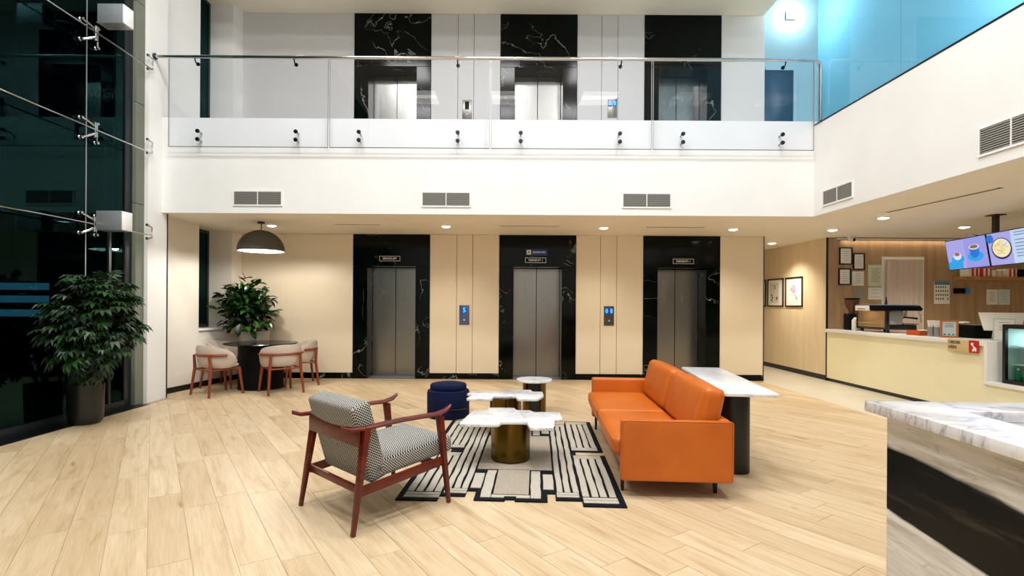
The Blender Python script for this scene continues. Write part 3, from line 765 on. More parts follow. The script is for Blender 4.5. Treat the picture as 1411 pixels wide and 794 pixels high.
# ================================================================== coffee tables
def rounded(poly, r=.035, n=5):
    out = []
    for i, p in enumerate(poly):
        a, b = Vector(poly[i - 1]), Vector(poly[(i + 1) % len(poly)]); p = Vector(p)
        u, v = (a - p), (b - p); rr_ = min(r, u.length * .48, v.length * .48); u.normalize(); v.normalize()
        for k in range(n + 1):
            t = k / n; q = (p + u * rr_) * (1 - t) ** 2 + p * 2 * t * (1 - t) + (p + v * rr_) * t ** 2; out.append((q.x, q.y))
    return out
def coffee(loc, rz, poly, h, label, r, tiers=True):
    t = thing('coffee_table', label, 'coffee table', loc, rz, 'marble coffee tables on brass drums')
    B().prism(rounded(poly), h - .028, h).build('table_top', 'white_marble', t, bevel=.005)
    pts = []
    for k in range(64):
        a = 2 * PI * k / 64; q = r * (1 + .022 * math.cos(8 * a)); pts.append((q * math.cos(a), q * math.sin(a)))
    B().prism(pts, .012, h - .0285).build('drum', 'brass', t, True)
    B().prism(ell(0, 0, r * .97, r * .97, 48), 0, .0119).build('plinth', 'black_metal', t)
    return t
P1 = [(-.45, -.30), (-.10, -.30), (-.08, -.20), (.14, -.20), (.16, -.42), (.36, -.42), (.40, -.10), (.47, -.10), (.47, .22), (.22, .22), (.20, .30), (.06, .30), (.04, .42), (-.22, .42), (-.22, .30), (-.36, .28), (-.40, .05)]
coffee((.03, 4.80, .0155), 0, P1, .385, 'nearest coffee table with cloud shaped white marble top on fluted brass drum', .175)
P2 = [(-.42, -.28), (-.14, -.28), (-.13, -.12), (.11, -.12), (.12, -.28), (.34, -.28), (.42, -.06), (.42, .18), (.30, .18), (.30, .30), (.02, .30), (0, .22), (-.36, .22), (-.44, .02), (-.36, -.02)]
coffee((-.02, 5.80, .0155), 0, P2, .42, 'middle coffee table with notched white marble top between the other two', .17)
t = thing('side_table', 'small round marble topped brass side table behind the coffee tables', 'side table', (.355, 6.92, 0))
B().lathe([(0, .415), (.225, .415), (.235, .422), (.235, .44), (.228, .446), (0, .446)], 48).build('table_top', 'white_marble', t, True)
for s in (-1, 1):
    arc = ell(0, 0, .155, .155, 14, R(-60 if s > 0 else 120), R(60 if s > 0 else 240))
    B().prism(arc, .0, .4149).build('brass_shell', 'brass', t, True)
B().prism(rb(-.08, .08, -.05, .05), 0, .4149).build('core', 'black_metal', t)

# ================================================================== ottoman
t = thing('ottoman', 'round navy blue upholstered ottoman with a raised lid cushion', 'ottoman', (-.755, 6.68, 0))
B().lathe([(0, 0), (.262, 0), (.268, .01), (.27, .30), (.262, .335), (.24, .345), (0, .345)], 40).build('body', 'navy_fabric', t, True)
B().lathe([(0, .345), (.222, .346), (.232, .36), (.232, .395), (.22, .415), (.18, .425), (0, .43)], 40).build('lid_cushion', 'navy_fabric', t, True)
o = B().box(-.02, .18, -.272, -.262, .11, .16)
B().tube([(.274 * math.cos(R(a)), .274 * math.sin(R(a)), .125) for a in range(-80, -24, 6)], .011, 8).build('pull_strap', 'black_trim', t, True)

# ================================================================== armchair (front = +y)
ac = thing('armchair', 'mahogany armchair with black and white houndstooth cushions beside the rug', 'armchair', (-.935, 3.73, 0), -R(43.6))
for s in (-1, 1):
    B().bar((s * .355, -.385, 0), (s * .335, -.285, .655), .026, .030, .046, .062, up=(1, 0, 0)).build('leg', 'mahogany', ac, bevel=.006)
    B().bar((s * .345, .385, 0), (s * .335, .305, .635), .026, .028, .042, .056, up=(1, 0, 0)).build('leg', 'mahogany', ac, bevel=.006)
    # curved armrest: a swept flat oval with upturned ends
    path = [(-.46, .675), (-.40, .652), (-.30, .648), (-.15, .655), (0, .658), (.15, .655), (.28, .652), (.36, .668), (.405, .695)]
    wid = [.012, .034, .052, .056, .056, .056, .058, .046, .014]; b = B(); n = 12; vs = []; fs = []
    for (y, z), w in zip(path, wid):
        for k in range(n): a = 2 * PI * k / n; vs.append((s * .335 + w / 2 * 1.15 * math.cos(a), y, z + .015 * math.sin(a)))
    for i in range(len(path) - 1):
        for k in range(n): fs.append((i * n + k, i * n + (k + 1) % n, (i + 1) * n + (k + 1) % n, (i + 1) * n + k))
    fs += [tuple(range(n)), tuple((len(path) - 1) * n + k for k in range(n))]
    b.add(vs, fs).build('armrest', 'mahogany', ac, True)
    B().bar((s * .338, -.33, .255), (s * .335, .345, .315), .024, .062, .024, .062).build('side_rail', 'mahogany', ac, bevel=.005)
B().bar((-.335, -.330, .595), (.335, -.330, .595), .020, .125).build('back_rail', 'mahogany', ac, bevel=.006)
B().bar((-.335, -.325, .262), (.335, -.325, .262), .022, .05).build('rear_rail', 'mahogany', ac, bevel=.005)
B().bar((-.33, .30, .29), (.33, .30, .29), .022, .05).build('front_rail', 'mahogany', ac, bevel=.005)
o = B().cushion(-.305, .305, -.26, .44, 0, .115, .028, 8, (0, 0, .010)).build('seat_cushion', 'houndstooth', ac, True)
o.matrix_local = Matrix.Translation((0, .02, .315)) @ Matrix.Rotation(R(5), 4, 'X')
o = B().cushion(-.305, .305, -.065, .075, 0, .53, .028, 8, (0, .010, 0)).build('back_cushion', 'houndstooth', ac, True)
o.matrix_local = Matrix.Translation((0, -.165, .285)) @ Matrix.Rotation(R(16), 4, 'X')

# ================================================================== dining set in the alcove
dt = thing('dining_table', 'round black dining table with a drum base under the dome pendant', 'dining table', (-4.16, 8.82, 0))
B().lathe([(0, .735), (.56, .735), (.575, .742), (.575, .752), (.565, .76), (0, .76)], 56).build('table_top', mat('table_black', (7, 14, 11), .18, spec=.3), dt, True)
B().prism(ell(0, 0, .355, .355, 40), .02, .7349).build('drum', 'matt_black', dt, True)
B().prism(ell(0, 0, .37, .37, 40), 0, .0199).build('foot', 'black_metal', dt, True)
def shell(zm=.615, H=.165, pm=R(118), r0=.255, th=.032, n=26, mrows=9):
    vs = []; fs = []
    for side in (0, 1):
        for i in range(n + 1):
            ph = -pm + 2 * pm * i / n; hh = H * (1 - abs(ph / pm) ** 3.2) ** .5 if i not in (0, n) else .004
            zc = zm - .095 * (abs(ph) / pm) ** 1.6
            for j in range(mrows + 1):
                q = -1 + 2 * j / mrows; z = zc + hh * q
                r = r0 + .035 * (z - .45) / .3 + (th if side else 0) * (1 - abs(q) ** 4 * .75)
                r *= 1 + .06 * math.cos(ph)
                vs.append((r * math.sin(ph) * 1.02, -r * math.cos(ph) + .02, z))
    row = mrows + 1; half = (n + 1) * row
    for side in (0, 1):
        for i in range(n):
            for j in range(mrows):
                q = [side * half + i * row + j, side * half + (i + 1) * row + j, side * half + (i + 1) * row + j + 1, side * half + i * row + j + 1]
                fs.append(tuple(q) if side else tuple(q[::-1]))
    for i in range(n):
        for j in (0, mrows):
            fs.append((i * row + j, (i + 1) * row + j, half + (i + 1) * row + j, half + i * row + j))
    for i in (0, n):
        for j in range(mrows): fs.append((i * row + j, i * row + j + 1, half + i * row + j + 1, half + i * row + j))
    return B().add(vs, fs)
dc = thing('dining_chair', 'beige tub dining chair, nearest on the left of the round table', 'chair', (0, 0, 0), 0, 'dining chairs around the round table')
shell().build('back_shell', 'beige_fabric', dc, True)
seatp = [(x, y + .02) for x, y in ell(0, 0, .245, .25, 32)]
B().lathe([(0, .425), (.22, .425), (.25, .435), (.255, .455), (.235, .472), (0, .48)], 32, c=(0, .03, 0)).build('seat', 'beige_fabric', dc, True)
for s in (-1, 1):
    B().tube([(s * .27, -.29, 0), (s * .235, -.245, .42), (s * .225, -.262, .625)], [.017, .024, .019], 10).build('leg', 'beech_legs', dc, True)
    B().tube([(s * .25, .25, 0), (s * .215, .20, .425)], [.017, .026], 10).build('leg', 'beech_legs', dc, True)
    B().tube([(s * .235, -.245, .40), (s * .217, .20, .405)], .014, 8).build('seat_rail', 'beech_legs', dc, True)
B().tube([(-.235, -.245, .40), (.235, -.245, .40)], .014, 8).build('seat_rail', 'beech_legs', dc, True)
B().tube([(-.215, .20, .405), (.215, .20, .405)], .014, 8).build('seat_rail', 'beech_legs', dc, True)
arc = [(.335 * math.sin(R(a)) * 1.02, -.325 * math.cos(R(a)) + .02, .628) for a in range(-78, 79, 6)]
B().tube(arc, .019, 8).build('back_band', 'beech_legs', dc, True)
def face(dx, dy): return math.atan2(-dx, dy)
def chair_at(x, y, dx, dy, label=None):
    if label is None: dc.location = (x, y, 0); dc.rotation_euler = (0, 0, face(dx, dy)); return dc
    return dup(dc, (x, y, 0), face(dx, dy), label)
chair_at(-4.52, 8.18, .55, .84)
chair_at(-3.65, 8.39, -.66, .75, 'beige tub dining chair showing its curved back, nearest on the right of the round table')
chair_at(-3.68, 9.20, -.86, -.5, 'beige tub dining chair against the cream wall behind the right near chair')
chair_at(-4.80, 8.93, .97, -.1, 'beige tub dining chair by the window, mostly hidden behind the left near chair')

# ================================================================== pendant lamp
pl = thing('pendant_lamp', 'grey dome pendant lamp with white inside over the round table', 'pendant lamp', (-4.03, 8.52, ZC), 0)
dome = []
for i in range(15): a = R(6 + 84 * i / 14); dome.append((.355 * math.sin(a), -.47 + .335 * math.cos(a)))
ns = 36; vs = []; fs = []
for r, z in dome:
    for k in range(ns): q = 2 * PI * k / ns; w = r * (1 + (.012 if k % 2 else -.012) * (r / .355)); vs.append((w * math.cos(q), w * math.sin(q), z))
for i in range(len(dome) - 1):
    for k in range(ns): fs.append((i * ns + k, i * ns + (k + 1) % ns, (i + 1) * ns + (k + 1) % ns, (i + 1) * ns + k))
fs.append(tuple(range(ns)))
B().add(vs, fs).build('lamp_shade', 'lamp_fabric', pl, True)
vs2 = [(x * .972, y * .972, z - .008) for x, y, z in vs]
B().add(vs2, fs).build('shade_lining', 'white_matt', pl, True)
B().tube([(.352 * math.cos(a), .352 * math.sin(a), -.472) for a in [2 * PI * k / 48 for k in range(49)]], .008, 6, cap=False).build('rim', 'lamp_fabric', pl, True)
B().tube([(0, 0, -.03), (0, 0, -.14)], .008, 10).build('rod', 'black_metal', pl)
B().lathe([(0, -.03), (.05, -.03), (.055, -.02), (.055, -.001), (0, -.001)], 24).build('canopy', 'black_metal', pl, True)
B().lathe([(0, -.36), (.05, -.35), (.07, -.31), (.05, -.26), (0, -.25)], 20).build('bulb', mat('bulb', (255, 255, 255), .5, emit=(255, 240, 214), estr=16), pl, True)
B().tube([(0, 0, -.145), (0, 0, -.252)], .02, 10).build('lamp_holder', 'black_metal', pl)
point('pendant_bulb_lamp', (0, 0, -.42), PENDANT_W, (1, .94, .84), .06, pl)

# ================================================================== plants
def leaf_mesh(name, m, L=.14, W=.07, droop=.25, n=5):
    vs = []; fs = []
    for i in range(n + 1):
        t = i / n; w = W / 2 * math.sin(PI * min(1, t * .94 + .05)) ** .8; z = -droop * L * t * t
        vs += [(-w, L * t, z + w * .35), (0, L * t, z), (w, L * t, z + w * .35)]
    for i in range(n):
        for j in range(2): fs.append((i * 3 + j, i * 3 + j + 1, (i + 1) * 3 + j + 1, (i + 1) * 3 + j))
    return B().add(vs, fs).mesh(name, m, True)
def compound_mesh(name, m, nl=9, L=.15):
    """a divided leaf: leaflets fanned along a short stalk"""
    b = B(); fan = []
    for i in range(nl):
        t = i / (nl - 1); ang = (t - .5) * R(250); ln = L * (1.0 - .45 * abs(t - .5) * 2)
        fan.append((ang, ln))
    for ang, ln in fan:
        w = ln * .20; c, s = math.cos(ang), math.sin(ang)
        pts = [(0, .01, 0), (-w, ln * .45, .012), (-w * .9, ln * .7, .004), (0, ln, -.03), (w * .9, ln * .7, .004), (w, ln * .45, .012)]
        vs = [(x * c - y * s, x * s + y * c, z - .9 * max(0, ln - .1) * (y / ln) ** 2) for x, y, z in pts]
        b.add(vs, [(0, 5, 4, 3, 2, 1)])
    return b.mesh(name, m, False)
def place_leaf(parent, me, p, out, roll, s):
    """leaf base at p, growing along out"""
    y = Vector(out).normalized(); up = Vector((0, 0, 1)); x = y.cross(up)
    if x.length < .05: x = Vector((1, 0, 0))
    x.normalize(); z = x.cross(y)
    o = obj('leaf', me, parent)
    o.matrix_local = Matrix.Translation(p) @ Matrix((x, y, z)).transposed().to_4x4() @ Matrix.Rotation(roll, 4, 'Y') @ Matrix.Scale(s, 4)
    return o
def leaf_mass(parent, name, me, places):
    b = B(); vs0 = [v.co.copy() for v in me.vertices]; fs0 = [tuple(p.vertices) for p in me.polygons]
    for p, out, roll, s in places:
        y = Vector(out).normalized(); x = y.cross(Vector((0, 0, 1)))
        if x.length < .05: x = Vector((1, 0, 0))
        x.normalize(); z = x.cross(y)
        M = Matrix.Translation(p) @ Matrix((x, y, z)).transposed().to_4x4() @ Matrix.Rotation(roll, 4, 'Y') @ Matrix.Scale(s, 4)
        b.add([M @ v for v in vs0], fs0)
    o = b.build(name, me.materials[0], parent, True); o['kind'] = 'stuff'; return o
# big potted shrub by the glass
pp = thing('potted_shrub', 'tall bushy green shrub in a black cylindrical pot by the glass facade', 'potted plant', (-4.97, 6.16, .006))
B().lathe([(0, 0), (.145, 0), (.165, .03), (.175, .10), (.182, .44), (.182, .46), (.168, .46), (.166, .40), (0, .40)], 40).build('pot', mat('pot_black', (22, 26, 26), .3), pp, True)
B().lathe([(0, .40), (.165, .40), (.165, .415), (0, .425)], 24).build('soil', 'soil', pp)
rs = random.Random(11)
cm = compound_mesh('leaf', 'leaf_dark'); cc = Vector((.25, -.22, 1.17)); leaves = 0
tips = []; fill = []
while leaves < 298:
    d = Vector((rs.gauss(0, 1), rs.gauss(0, 1), rs.gauss(0, 1))).normalized(); q = rs.uniform(.45, 1.0) ** .6
    p = cc + Vector((d.x * .42 * q, d.y * .52 * q, d.z * .60 * q))
    if p.z > 1.2: p.x += (p.z - 1.2) * .12
    if p.z < .72 and (abs(p.x - .1) > .36): continue
    if -4.97 + p.x < -5.02: continue
    out = Vector((d.x, d.y - .15, d.z * .5 - .05)); out.normalize()
    if -4.97 + p.x + out.x * .15 < -5.17: out.x = abs(out.x) * .3
    if p.z > 1.3: out.z = abs(out.z) * .4
    place_leaf(pp, cm, p, out, rs.uniform(-.5, .5), rs.uniform(.55, 1.05)); leaves += 1
    fill.append((cc + (p - cc) * rs.uniform(.55, .9), Vector((out.x + rs.gauss(0, .5), out.y + rs.gauss(0, .5), out.z + rs.gauss(0, .4))), rs.uniform(-.8, .8), rs.uniform(.4, .8)))
    if leaves % 6 == 0: tips.append(p)
fill = [f for f in fill if f[0].x + f[1].normalized().x * .13 > -.19 and f[0].x > -.12]
leaf_mass(pp, 'inner_foliage', cm, fill)
for k in range(5):
    a = 2 * PI * k / 5; B().tube([(.05 * math.cos(a), .05 * math.sin(a), .41), (.05 + .07 * math.cos(a), -.06 + .07 * math.sin(a), .75), (cc.x + .22 * math.cos(a), cc.y + .24 * math.sin(a), 1.35)], [.016, .012, .005], 7).build('stem', 'bark', pp, True)
for i in range(0, len(tips), 1):
    p = tips[i]; m0 = Vector((cc.x * .6, cc.y * .6, .55 + (p.z - .55) * .5)); B().tube([m0, (m0 + p) / 2 + Vector((0, 0, .03)), p], [.007, .005, .003], 5).build('twig', 'stem', pp)
# leafy plant behind the round table
ap = thing('potted_rubber_plant', 'round leaved green plant in a pale pot behind the round table', 'potted plant', (-4.62, 9.52, 0))
B().lathe([(0, 0), (.17, 0), (.20, .02), (.26, .88), (.265, .92), (.245, .92), (.24, .86), (0, .86)], 36).build('pot', mat('pot_pale', (190, 184, 172), .5), ap, True)
B().lathe([(0, .86), (.24, .86), (.24, .872), (0, .88)], 24).build('soil', 'soil', ap)
lm = leaf_mesh('leaf', 'leaf_green', .175, .10, .25)
rs = random.Random(5); c2 = Vector((-.04, -.20, 1.36)); n = 0; fill2 = []
while n < 295:
    d = Vector((rs.gauss(0, 1), rs.gauss(0, 1), rs.gauss(0, 1))).normalized(); q = rs.uniform(.1, 1.0) ** .5
    k = .54 if d.z < 0 else .54 * (1 - .35 * d.z)
    p = c2 + Vector((d.x * k * q, d.y * .34 * q, d.z * .52 * q))
    if p.y > .26 or p.x < -.42 - .9 * max(0, -p.y - .1) or (p.z < 1.0 and abs(p.x) > .42): continue
    out = Vector((d.x + rs.gauss(0, .55), d.y * .5 - .15 + rs.gauss(0, .3), d.z * .35 + rs.gauss(.1, .55))).normalized()
    if p.y + out.y * .17 > .36: out.y = -abs(out.y)
    place_leaf(ap, lm, p, out, rs.uniform(-.6, .6), rs.uniform(.7, 1.1)); n += 1
    q2 = c2 + (p - c2) * rs.uniform(.5, .9) + Vector((0, -.04, 0)); fill2.append((q2, Vector((rs.gauss(0, 1), rs.gauss(-.2, .4), rs.gauss(.1, .6))), rs.uniform(-.8, .8), rs.uniform(.7, 1.0)))
fill2 = [f for f in fill2 if f[0].x > -.32 and f[0].y < .15]
leaf_mass(ap, 'inner_foliage', lm, fill2)
for k in range(9):
    a = 2 * PI * k / 9; B().tube([(.10 * math.cos(a), .10 * math.sin(a), .87), (.16 * math.cos(a), -.04 + .12 * math.sin(a), 1.1), (.26 * math.cos(a), -.10 + .18 * math.sin(a), 1.62)], [.012, .010, .005], 6).build('stem', 'stem', ap, True)

# ================================================================== signs and call panels on the lift wall
def framed_sign(x, z, w, h, s, label):
    t = thing('lift_sign', label, 'sign', (x, YB - .012, z), 0)
    B().box(-w / 2, w / 2, -.006, -.0005, -h / 2, h / 2).build('plate', 'matt_black', t)
    for a in ((-w / 2, w / 2, -h / 2, -h / 2 + .012), (-w / 2, w / 2, h / 2 - .012, h / 2), (-w / 2, -w / 2 + .012, -h / 2 + .012, h / 2 - .012), (w / 2 - .012, w / 2, -h / 2 + .012, h / 2 - .012)):
        B().box(a[0], a[1], -.009, -.0062, a[2], a[3]).build('border', 'steel_grey', t)
    text(t, s, .05, (0, -.0075, 0), 'sign_white', sx=min(1.0, (w - .06) / (len(s) * .030)))
    return t
framed_sign(-2.25, 2.285, .40, .10, 'SERVICE LIFT', 'small framed SERVICE LIFT sign over the left lift door')
framed_sign(.52, 2.27, .40, .10, 'PASSENGER LIFT - 2', 'small framed PASSENGER LIFT sign under the blue floor sign')
framed_sign(3.325, 2.265, .40, .10, 'PASSENGER LIFT - 1', 'small framed PASSENGER LIFT sign over the right lift door')
t = thing('floor_sign', 'blue GROUND FLOOR sign with a white emblem square over the middle lift', 'sign', (.535, YB - .012, 2.42))
B().box(-.205, .205, -.008, -.0005, -.062, .062).build('plate', 'sign_blue', t, bevel=.002)
B().box(-.185, -.105, -.011, -.0082, -.042, .042).build('emblem', 'paper', t)
B().prism(ell(-.145, 0, .022, .026, 16), 0, .002, M=Matrix.Translation((0, -.0112, 0)) @ Matrix.Rotation(R(90), 4, 'X')).build('emblem_mark', mat('olive', (140, 146, 40), .5), t)
text(t, 'GROUND FLOOR', .045, (.05, -.0095, 0), 'sign_white', sx=.68)
def call_panel(x, z, s, label, pm, w=.19, h=.37):
    t = thing('lift_call_panel', label, 'call panel', (x, YB, z), 0, 'lift call panels')
    B().box(-w / 2, w / 2, -.012, -.0005, -h / 2, h / 2).build('plate', pm, t, bevel=.003)
    if len(s) == 1: B().box(-.045, .045, -.0145, -.0122, .03, .15).build('display', 'led_back', t); text(t, s, .125, (0, -.016, .09), 'cyan_led')
    elif len(s) == 2:
        for q, ch in zip((-1, 1), s):
            B().box(q * .045 - .038, q * .045 + .038, -.0145, -.0122, .03, .15).build('display', 'led_back', t); text(t, ch, .115, (q * .045, -.016, .09), 'cyan_led', sx=.8)
    else: B().box(-.04, .04, -.0145, -.0122, .0, .15).build('display', 'matt_black', t)
    B().lathe([(0, 0), (.02, 0), (.02, .006), (0, .006)], 16, M=Matrix.Translation((0, -.0122, -.09)) @ Matrix.Rotation(R(90), 4, 'X')).build('button', 'chrome', t, True)
mat('panel_bluegrey', (92, 104, 150), .3, .5); mat('panel_grey', (70, 70, 66), .35, .3); mat('panel_steel', (140, 138, 132), .3, .7)
call_panel(-.83, 1.22, '5', 'blue grey lift call panel showing one number, left of the middle lift', 'panel_bluegrey')
call_panel(1.92, 1.22, '08', 'dark grey lift call panel with two blue digits, right of the middle lift', 'panel_grey')
call_panel(-.80, 5.13, '', 'steel lift call panel with a blank display on the upper gallery', 'panel_steel', .18, .36)
call_panel(1.96, 5.17, '88', 'steel lift call panel with two lit digits on the upper gallery', 'panel_steel', .18, .36)

# ================================================================== reception desk, lower right
rd = thing('reception_desk', 'marble reception desk with a bold black vein band at the lower right', 'reception desk', (1.46, 2.138, 0), -R(3))
TOPH = 1.05
# local: x right, y away; far left corner of the top is the origin, the desk runs towards the viewer (-y) and right (+x)
B().prism([(0, 0), (1.9, 0), (1.9, -.19), (.235, -.19), (.235, -1.9), (0, -1.9)], TOPH - .042, TOPH).build('ledge_top', 'desk_top_marble', rd, bevel=.004)
B().box(.05, .09, -1.9, -.063, 0, TOPH - .0425).build('side_panel', 'desk_marble', rd)
B().box(.0905, 1.9, -.10, -.063, 0, TOPH - .0425).build('far_panel', 'desk_marble', rd)
B().box(.20, .235, -1.9, -.19, .70, TOPH - .0425).build('inner_panel', 'desk_top_marble', rd); B().box(.2355, 1.9, -.19, -.155, .70, TOPH - .0425).build('inner_panel', 'desk_top_marble', rd)
B().box(.2, 1.9, -1.9, -.19, .665, .6995).build('work_surface', 'desk_top_marble', rd, bevel=.003)
B().box(.0905, .12, -1.9, -.101, 0, .66).build('inner_core', 'matt_black', rd)

# ================================================================== cafe
wall_cafe = struct(B().box(XH + .02, 10.3, YC, YC + .1, 0, ZC).build('wall_cafe', 'wall_wood'), 'brown wood veneer back wall of the cafe')
# counter: yellow front, white worktop
ct = thing('cafe_counter', 'long cafe counter with pale yellow front', 'counter', (XH, 0, 0))
B().box(0, .06, 6.70, YC - .003, .06, .93).build('front_panel', 'counter_yellow', ct)
B().box(0, .06, 3.0, 6.6995, .06, .44).build('front_panel', 'counter_yellow', ct)
B().box(.02, .07, 3.0, YC - .003, 0, .0595).build('plinth', 'black_trim', ct)
B().box(.0605, .62, 6.70, YC - .003, .06, .93).build('carcass', 'white_matt', ct); B().box(.0605, .62, 3.0, 6.69, .06, .44).build('carcass', 'white_matt', ct)
o = B().box(XH - .03, XH + .66, 6.70, YC - .003, .9305, .995).build('worktop', 'white_gloss', None, bevel=.005); tag(o, 'white worktop of the cafe counter carrying the coffee machine', 'worktop')
# white niche around the display fridge
nz = thing('fridge_niche', 'white box niche framing the glass display fridge in the counter', 'niche', (XH - .03, 0, 0))
B().box(0, .70, 3.0, 6.6985, .4405, .49).build('bottom_board', 'white_gloss', nz, bevel=.003)
B().box(0, .70, 6.655, 6.6985, .4905, .995).build('side_board', 'white_gloss', nz, bevel=.003)
B().box(.66, .70, 3.0, 6.654, .4905, .995).build('back_board', 'white_gloss', nz)
fr = thing('display_fridge', 'black framed glass display fridge holding green bottles', 'fridge', (XH + .02, 5.62, .491))
def box6(b, *a): return b.box(*a)
FW, FL, FH = .55, .88, .73
for x in (0, FW - .04):
    for y in (0, FL - .04): B().box(x, x + .04, y, y + .04, 0, FH).build('corner_post', 'black_metal', fr, bevel=.003)
for z0, z1 in ((0, .045), (FH - .05, FH)):
    B().box(.0405, FW - .0405, 0, FL, z0, z1).build('rail', 'black_metal', fr)
    B().box(0, .04, .0405, FL - .0405, z0, z1).build('rail', 'black_metal', fr); B().box(FW - .04, FW, .0405, FL - .0405, z0, z1).build('rail', 'black_metal', fr)
B().box(.012, .018, .0405, FL - .0405, .0455, FH - .0505).build('pane', 'fridge_glass', fr); B().box(.0405, FW - .0405, .008, .014, .0455, FH - .0505).build('pane', 'fridge_glass', fr)
B().box(FW - .03, FW - .02, .0405, FL - .0405, .0455, FH - .0505).build('back_plate', 'fridge_steel', fr)
B().box(.0405, FW - .0405, FL - .02, FL - .012, .0455, FH - .0505).build('side_plate', 'fridge_steel', fr)
B().box(.06, FW - .045, .045, FL - .045, .235, .243).build('wire_shelf', 'white_gloss', fr); B().box(.06, FW - .045, .045, FL - .045, .46, .468).build('wire_shelf', 'white_gloss', fr)
area('fridge_lamp', (FW / 2, FL / 2, FH - .06), .3, .6, 10, (.85, .97, 1), parent=fr)
bt = None
for i, (x, y) in enumerate([(.12, .79), (.12, .70), (.12, .61), (.21, .79), (.21, .70)]):
    lab = ('green', ) and ['leftmost green bottle at the front glass of the display fridge', 'second green bottle along the front glass of the fridge', 'third green bottle along the front glass of the fridge', 'green bottle behind the leftmost one in the fridge', 'green bottle behind the second one in the fridge'][i]
    if bt is None:
        bt = thing('drink_bottle', lab, 'bottle', (0, 0, 0), 0, 'green bottles in the display fridge')
        B().lathe([(0, 0), (.030, 0), (.033, .008), (.033, .085), (.026, .105), (.013, .115), (.013, .125), (0, .125)], 18).build('body', 'bottle_green', bt, True)
        B().lathe([(0, .1255), (.015, .1255), (.015, .148), (0, .15)], 14).build('cap', 'white_gloss', bt, True); root = bt
    else: root = dup(bt, (0, 0, 0), 0, lab)
    root.location = (XH + .02 + x, 5.62 + y, .491 + .0455)

# order sign on the counter front edge
sg = thing('order_sign', 'kraft coloured ORDER HERE sign with red emblem on the counter edge', 'sign', (XH - .031, 7.235, .905), -PI / 2)
B().box(0, .335, -.012, -.0005, -.075, .09).build('board', 'kraft', sg, bevel=.004); B().box(.337, .475, -.012, -.0005, -.075, .09).build('emblem_panel', 'red_print', sg)
text(sg, 'ORDER', .058, (.018, -.0135, .045), 'ink', align='LEFT', sx=1.0); text(sg, 'HERE', .058, (.018, -.0135, -.02), 'ink', align='LEFT')
M = Matrix.Translation((.40, -.0125, .0)) @ Matrix.Rotation(R(90), 4, 'X')
B().prism([(-.03, .055), (-.005, .06), (.012, .035), (.035, .01), (.05, -.02), (.045, -.055), (.015, -.045), (-.015, -.06), (-.01, -.03), (.008, -.005), (-.012, .02), (-.035, .03)], 0, .0015, M=M).build('emblem_mark', 'paper', sg)
B().prism([(.0, .03), (.015, .035), (.045, .005), (.035, -.0)], .0016, .0026, M=M).build('emblem_mark', 'ink', sg)

# coffee machine: long axis along the counter
em = thing('espresso_machine', 'two group espresso machine with beige back panel on the counter', 'espresso machine', (XH + .10, 8.60, .996))
B().box(.03, .52, .02, .72, .05, .13).build('base', 'black_metal', em, bevel=.01)
for x in (.07, .46):
    for y in (.06, .68): B().lathe([(0, 0), (.025, 0), (.02, .0495), (0, .0495)], 12, c=(x, y, 0)).build('foot', 'black_metal', em)
B().box(.0, .03, .04, .70, .085, .36).build('back_panel', 'steel_wood_tint', em, bevel=.006)
B().box(-.012, -.0005, .05, .69, .15, .158).build('panel_ridge', 'chrome', em)
B().box(.0, .045, -.005, .035, .05, .44).build('corner_post', 'black_metal', em, bevel=.004); B().box(.0, .045, .705, .745, .05, .44).build('corner_post', 'black_metal', em, bevel=.004)
B().box(.0305, .30, .04, .70, .131, .36).build('boiler_body', 'steel_grey', em, bevel=.01)
B().prism([(-.02, .365), (.58, .365), (.60, .40), (.55, .455), (-.03, .455)], 0, .76, M=Matrix.Translation((0, .75, 0)) @ Matrix.Rotation(R(90), 4, 'X')).build('top_hood', 'matt_black', em, bevel=.012)
B().box(-.035, .10, .37, .73, .36, .45).build('badge_cover', 'white_gloss', em, bevel=.008); B().box(-.037, -.0355, .46, .66, .385, .40).build('badge', 'red_print', em)
B().box(-.01, .52, .0, .74, .4555, .468).build('cup_tray', mat('blue_tray', (120, 160, 214), .3), em, bevel=.004)
for y in (.20, .52):
    g = B().lathe([(0, .27), (.045, .27), (.05, .30), (.05, .3645), (0, .3645)], 18, c=(.43, y, 0)).build('group_head', 'chrome', em, True)
    B().tube([(.43, y, .258), (.50, y - .03, .25), (.62, y - .06, .235)], [.014, .013, .017], 8).build('portafilter_handle', 'matt_black', g, True)
B().box(.32, .56, .04, .70, .131, .155).build('drip_tray', 'chrome', em, bevel=.004)
B().tube([(.50, -.01, .37), (.54, -.03, .30), (.55, -.03, .17)], .007, 8).build('steam_wand', 'chrome', em, True)
B().tube([(.27, .38, .469), (.27, .38, .60)], [.022, .006], 8).build('lever', 'black_metal', em, True)
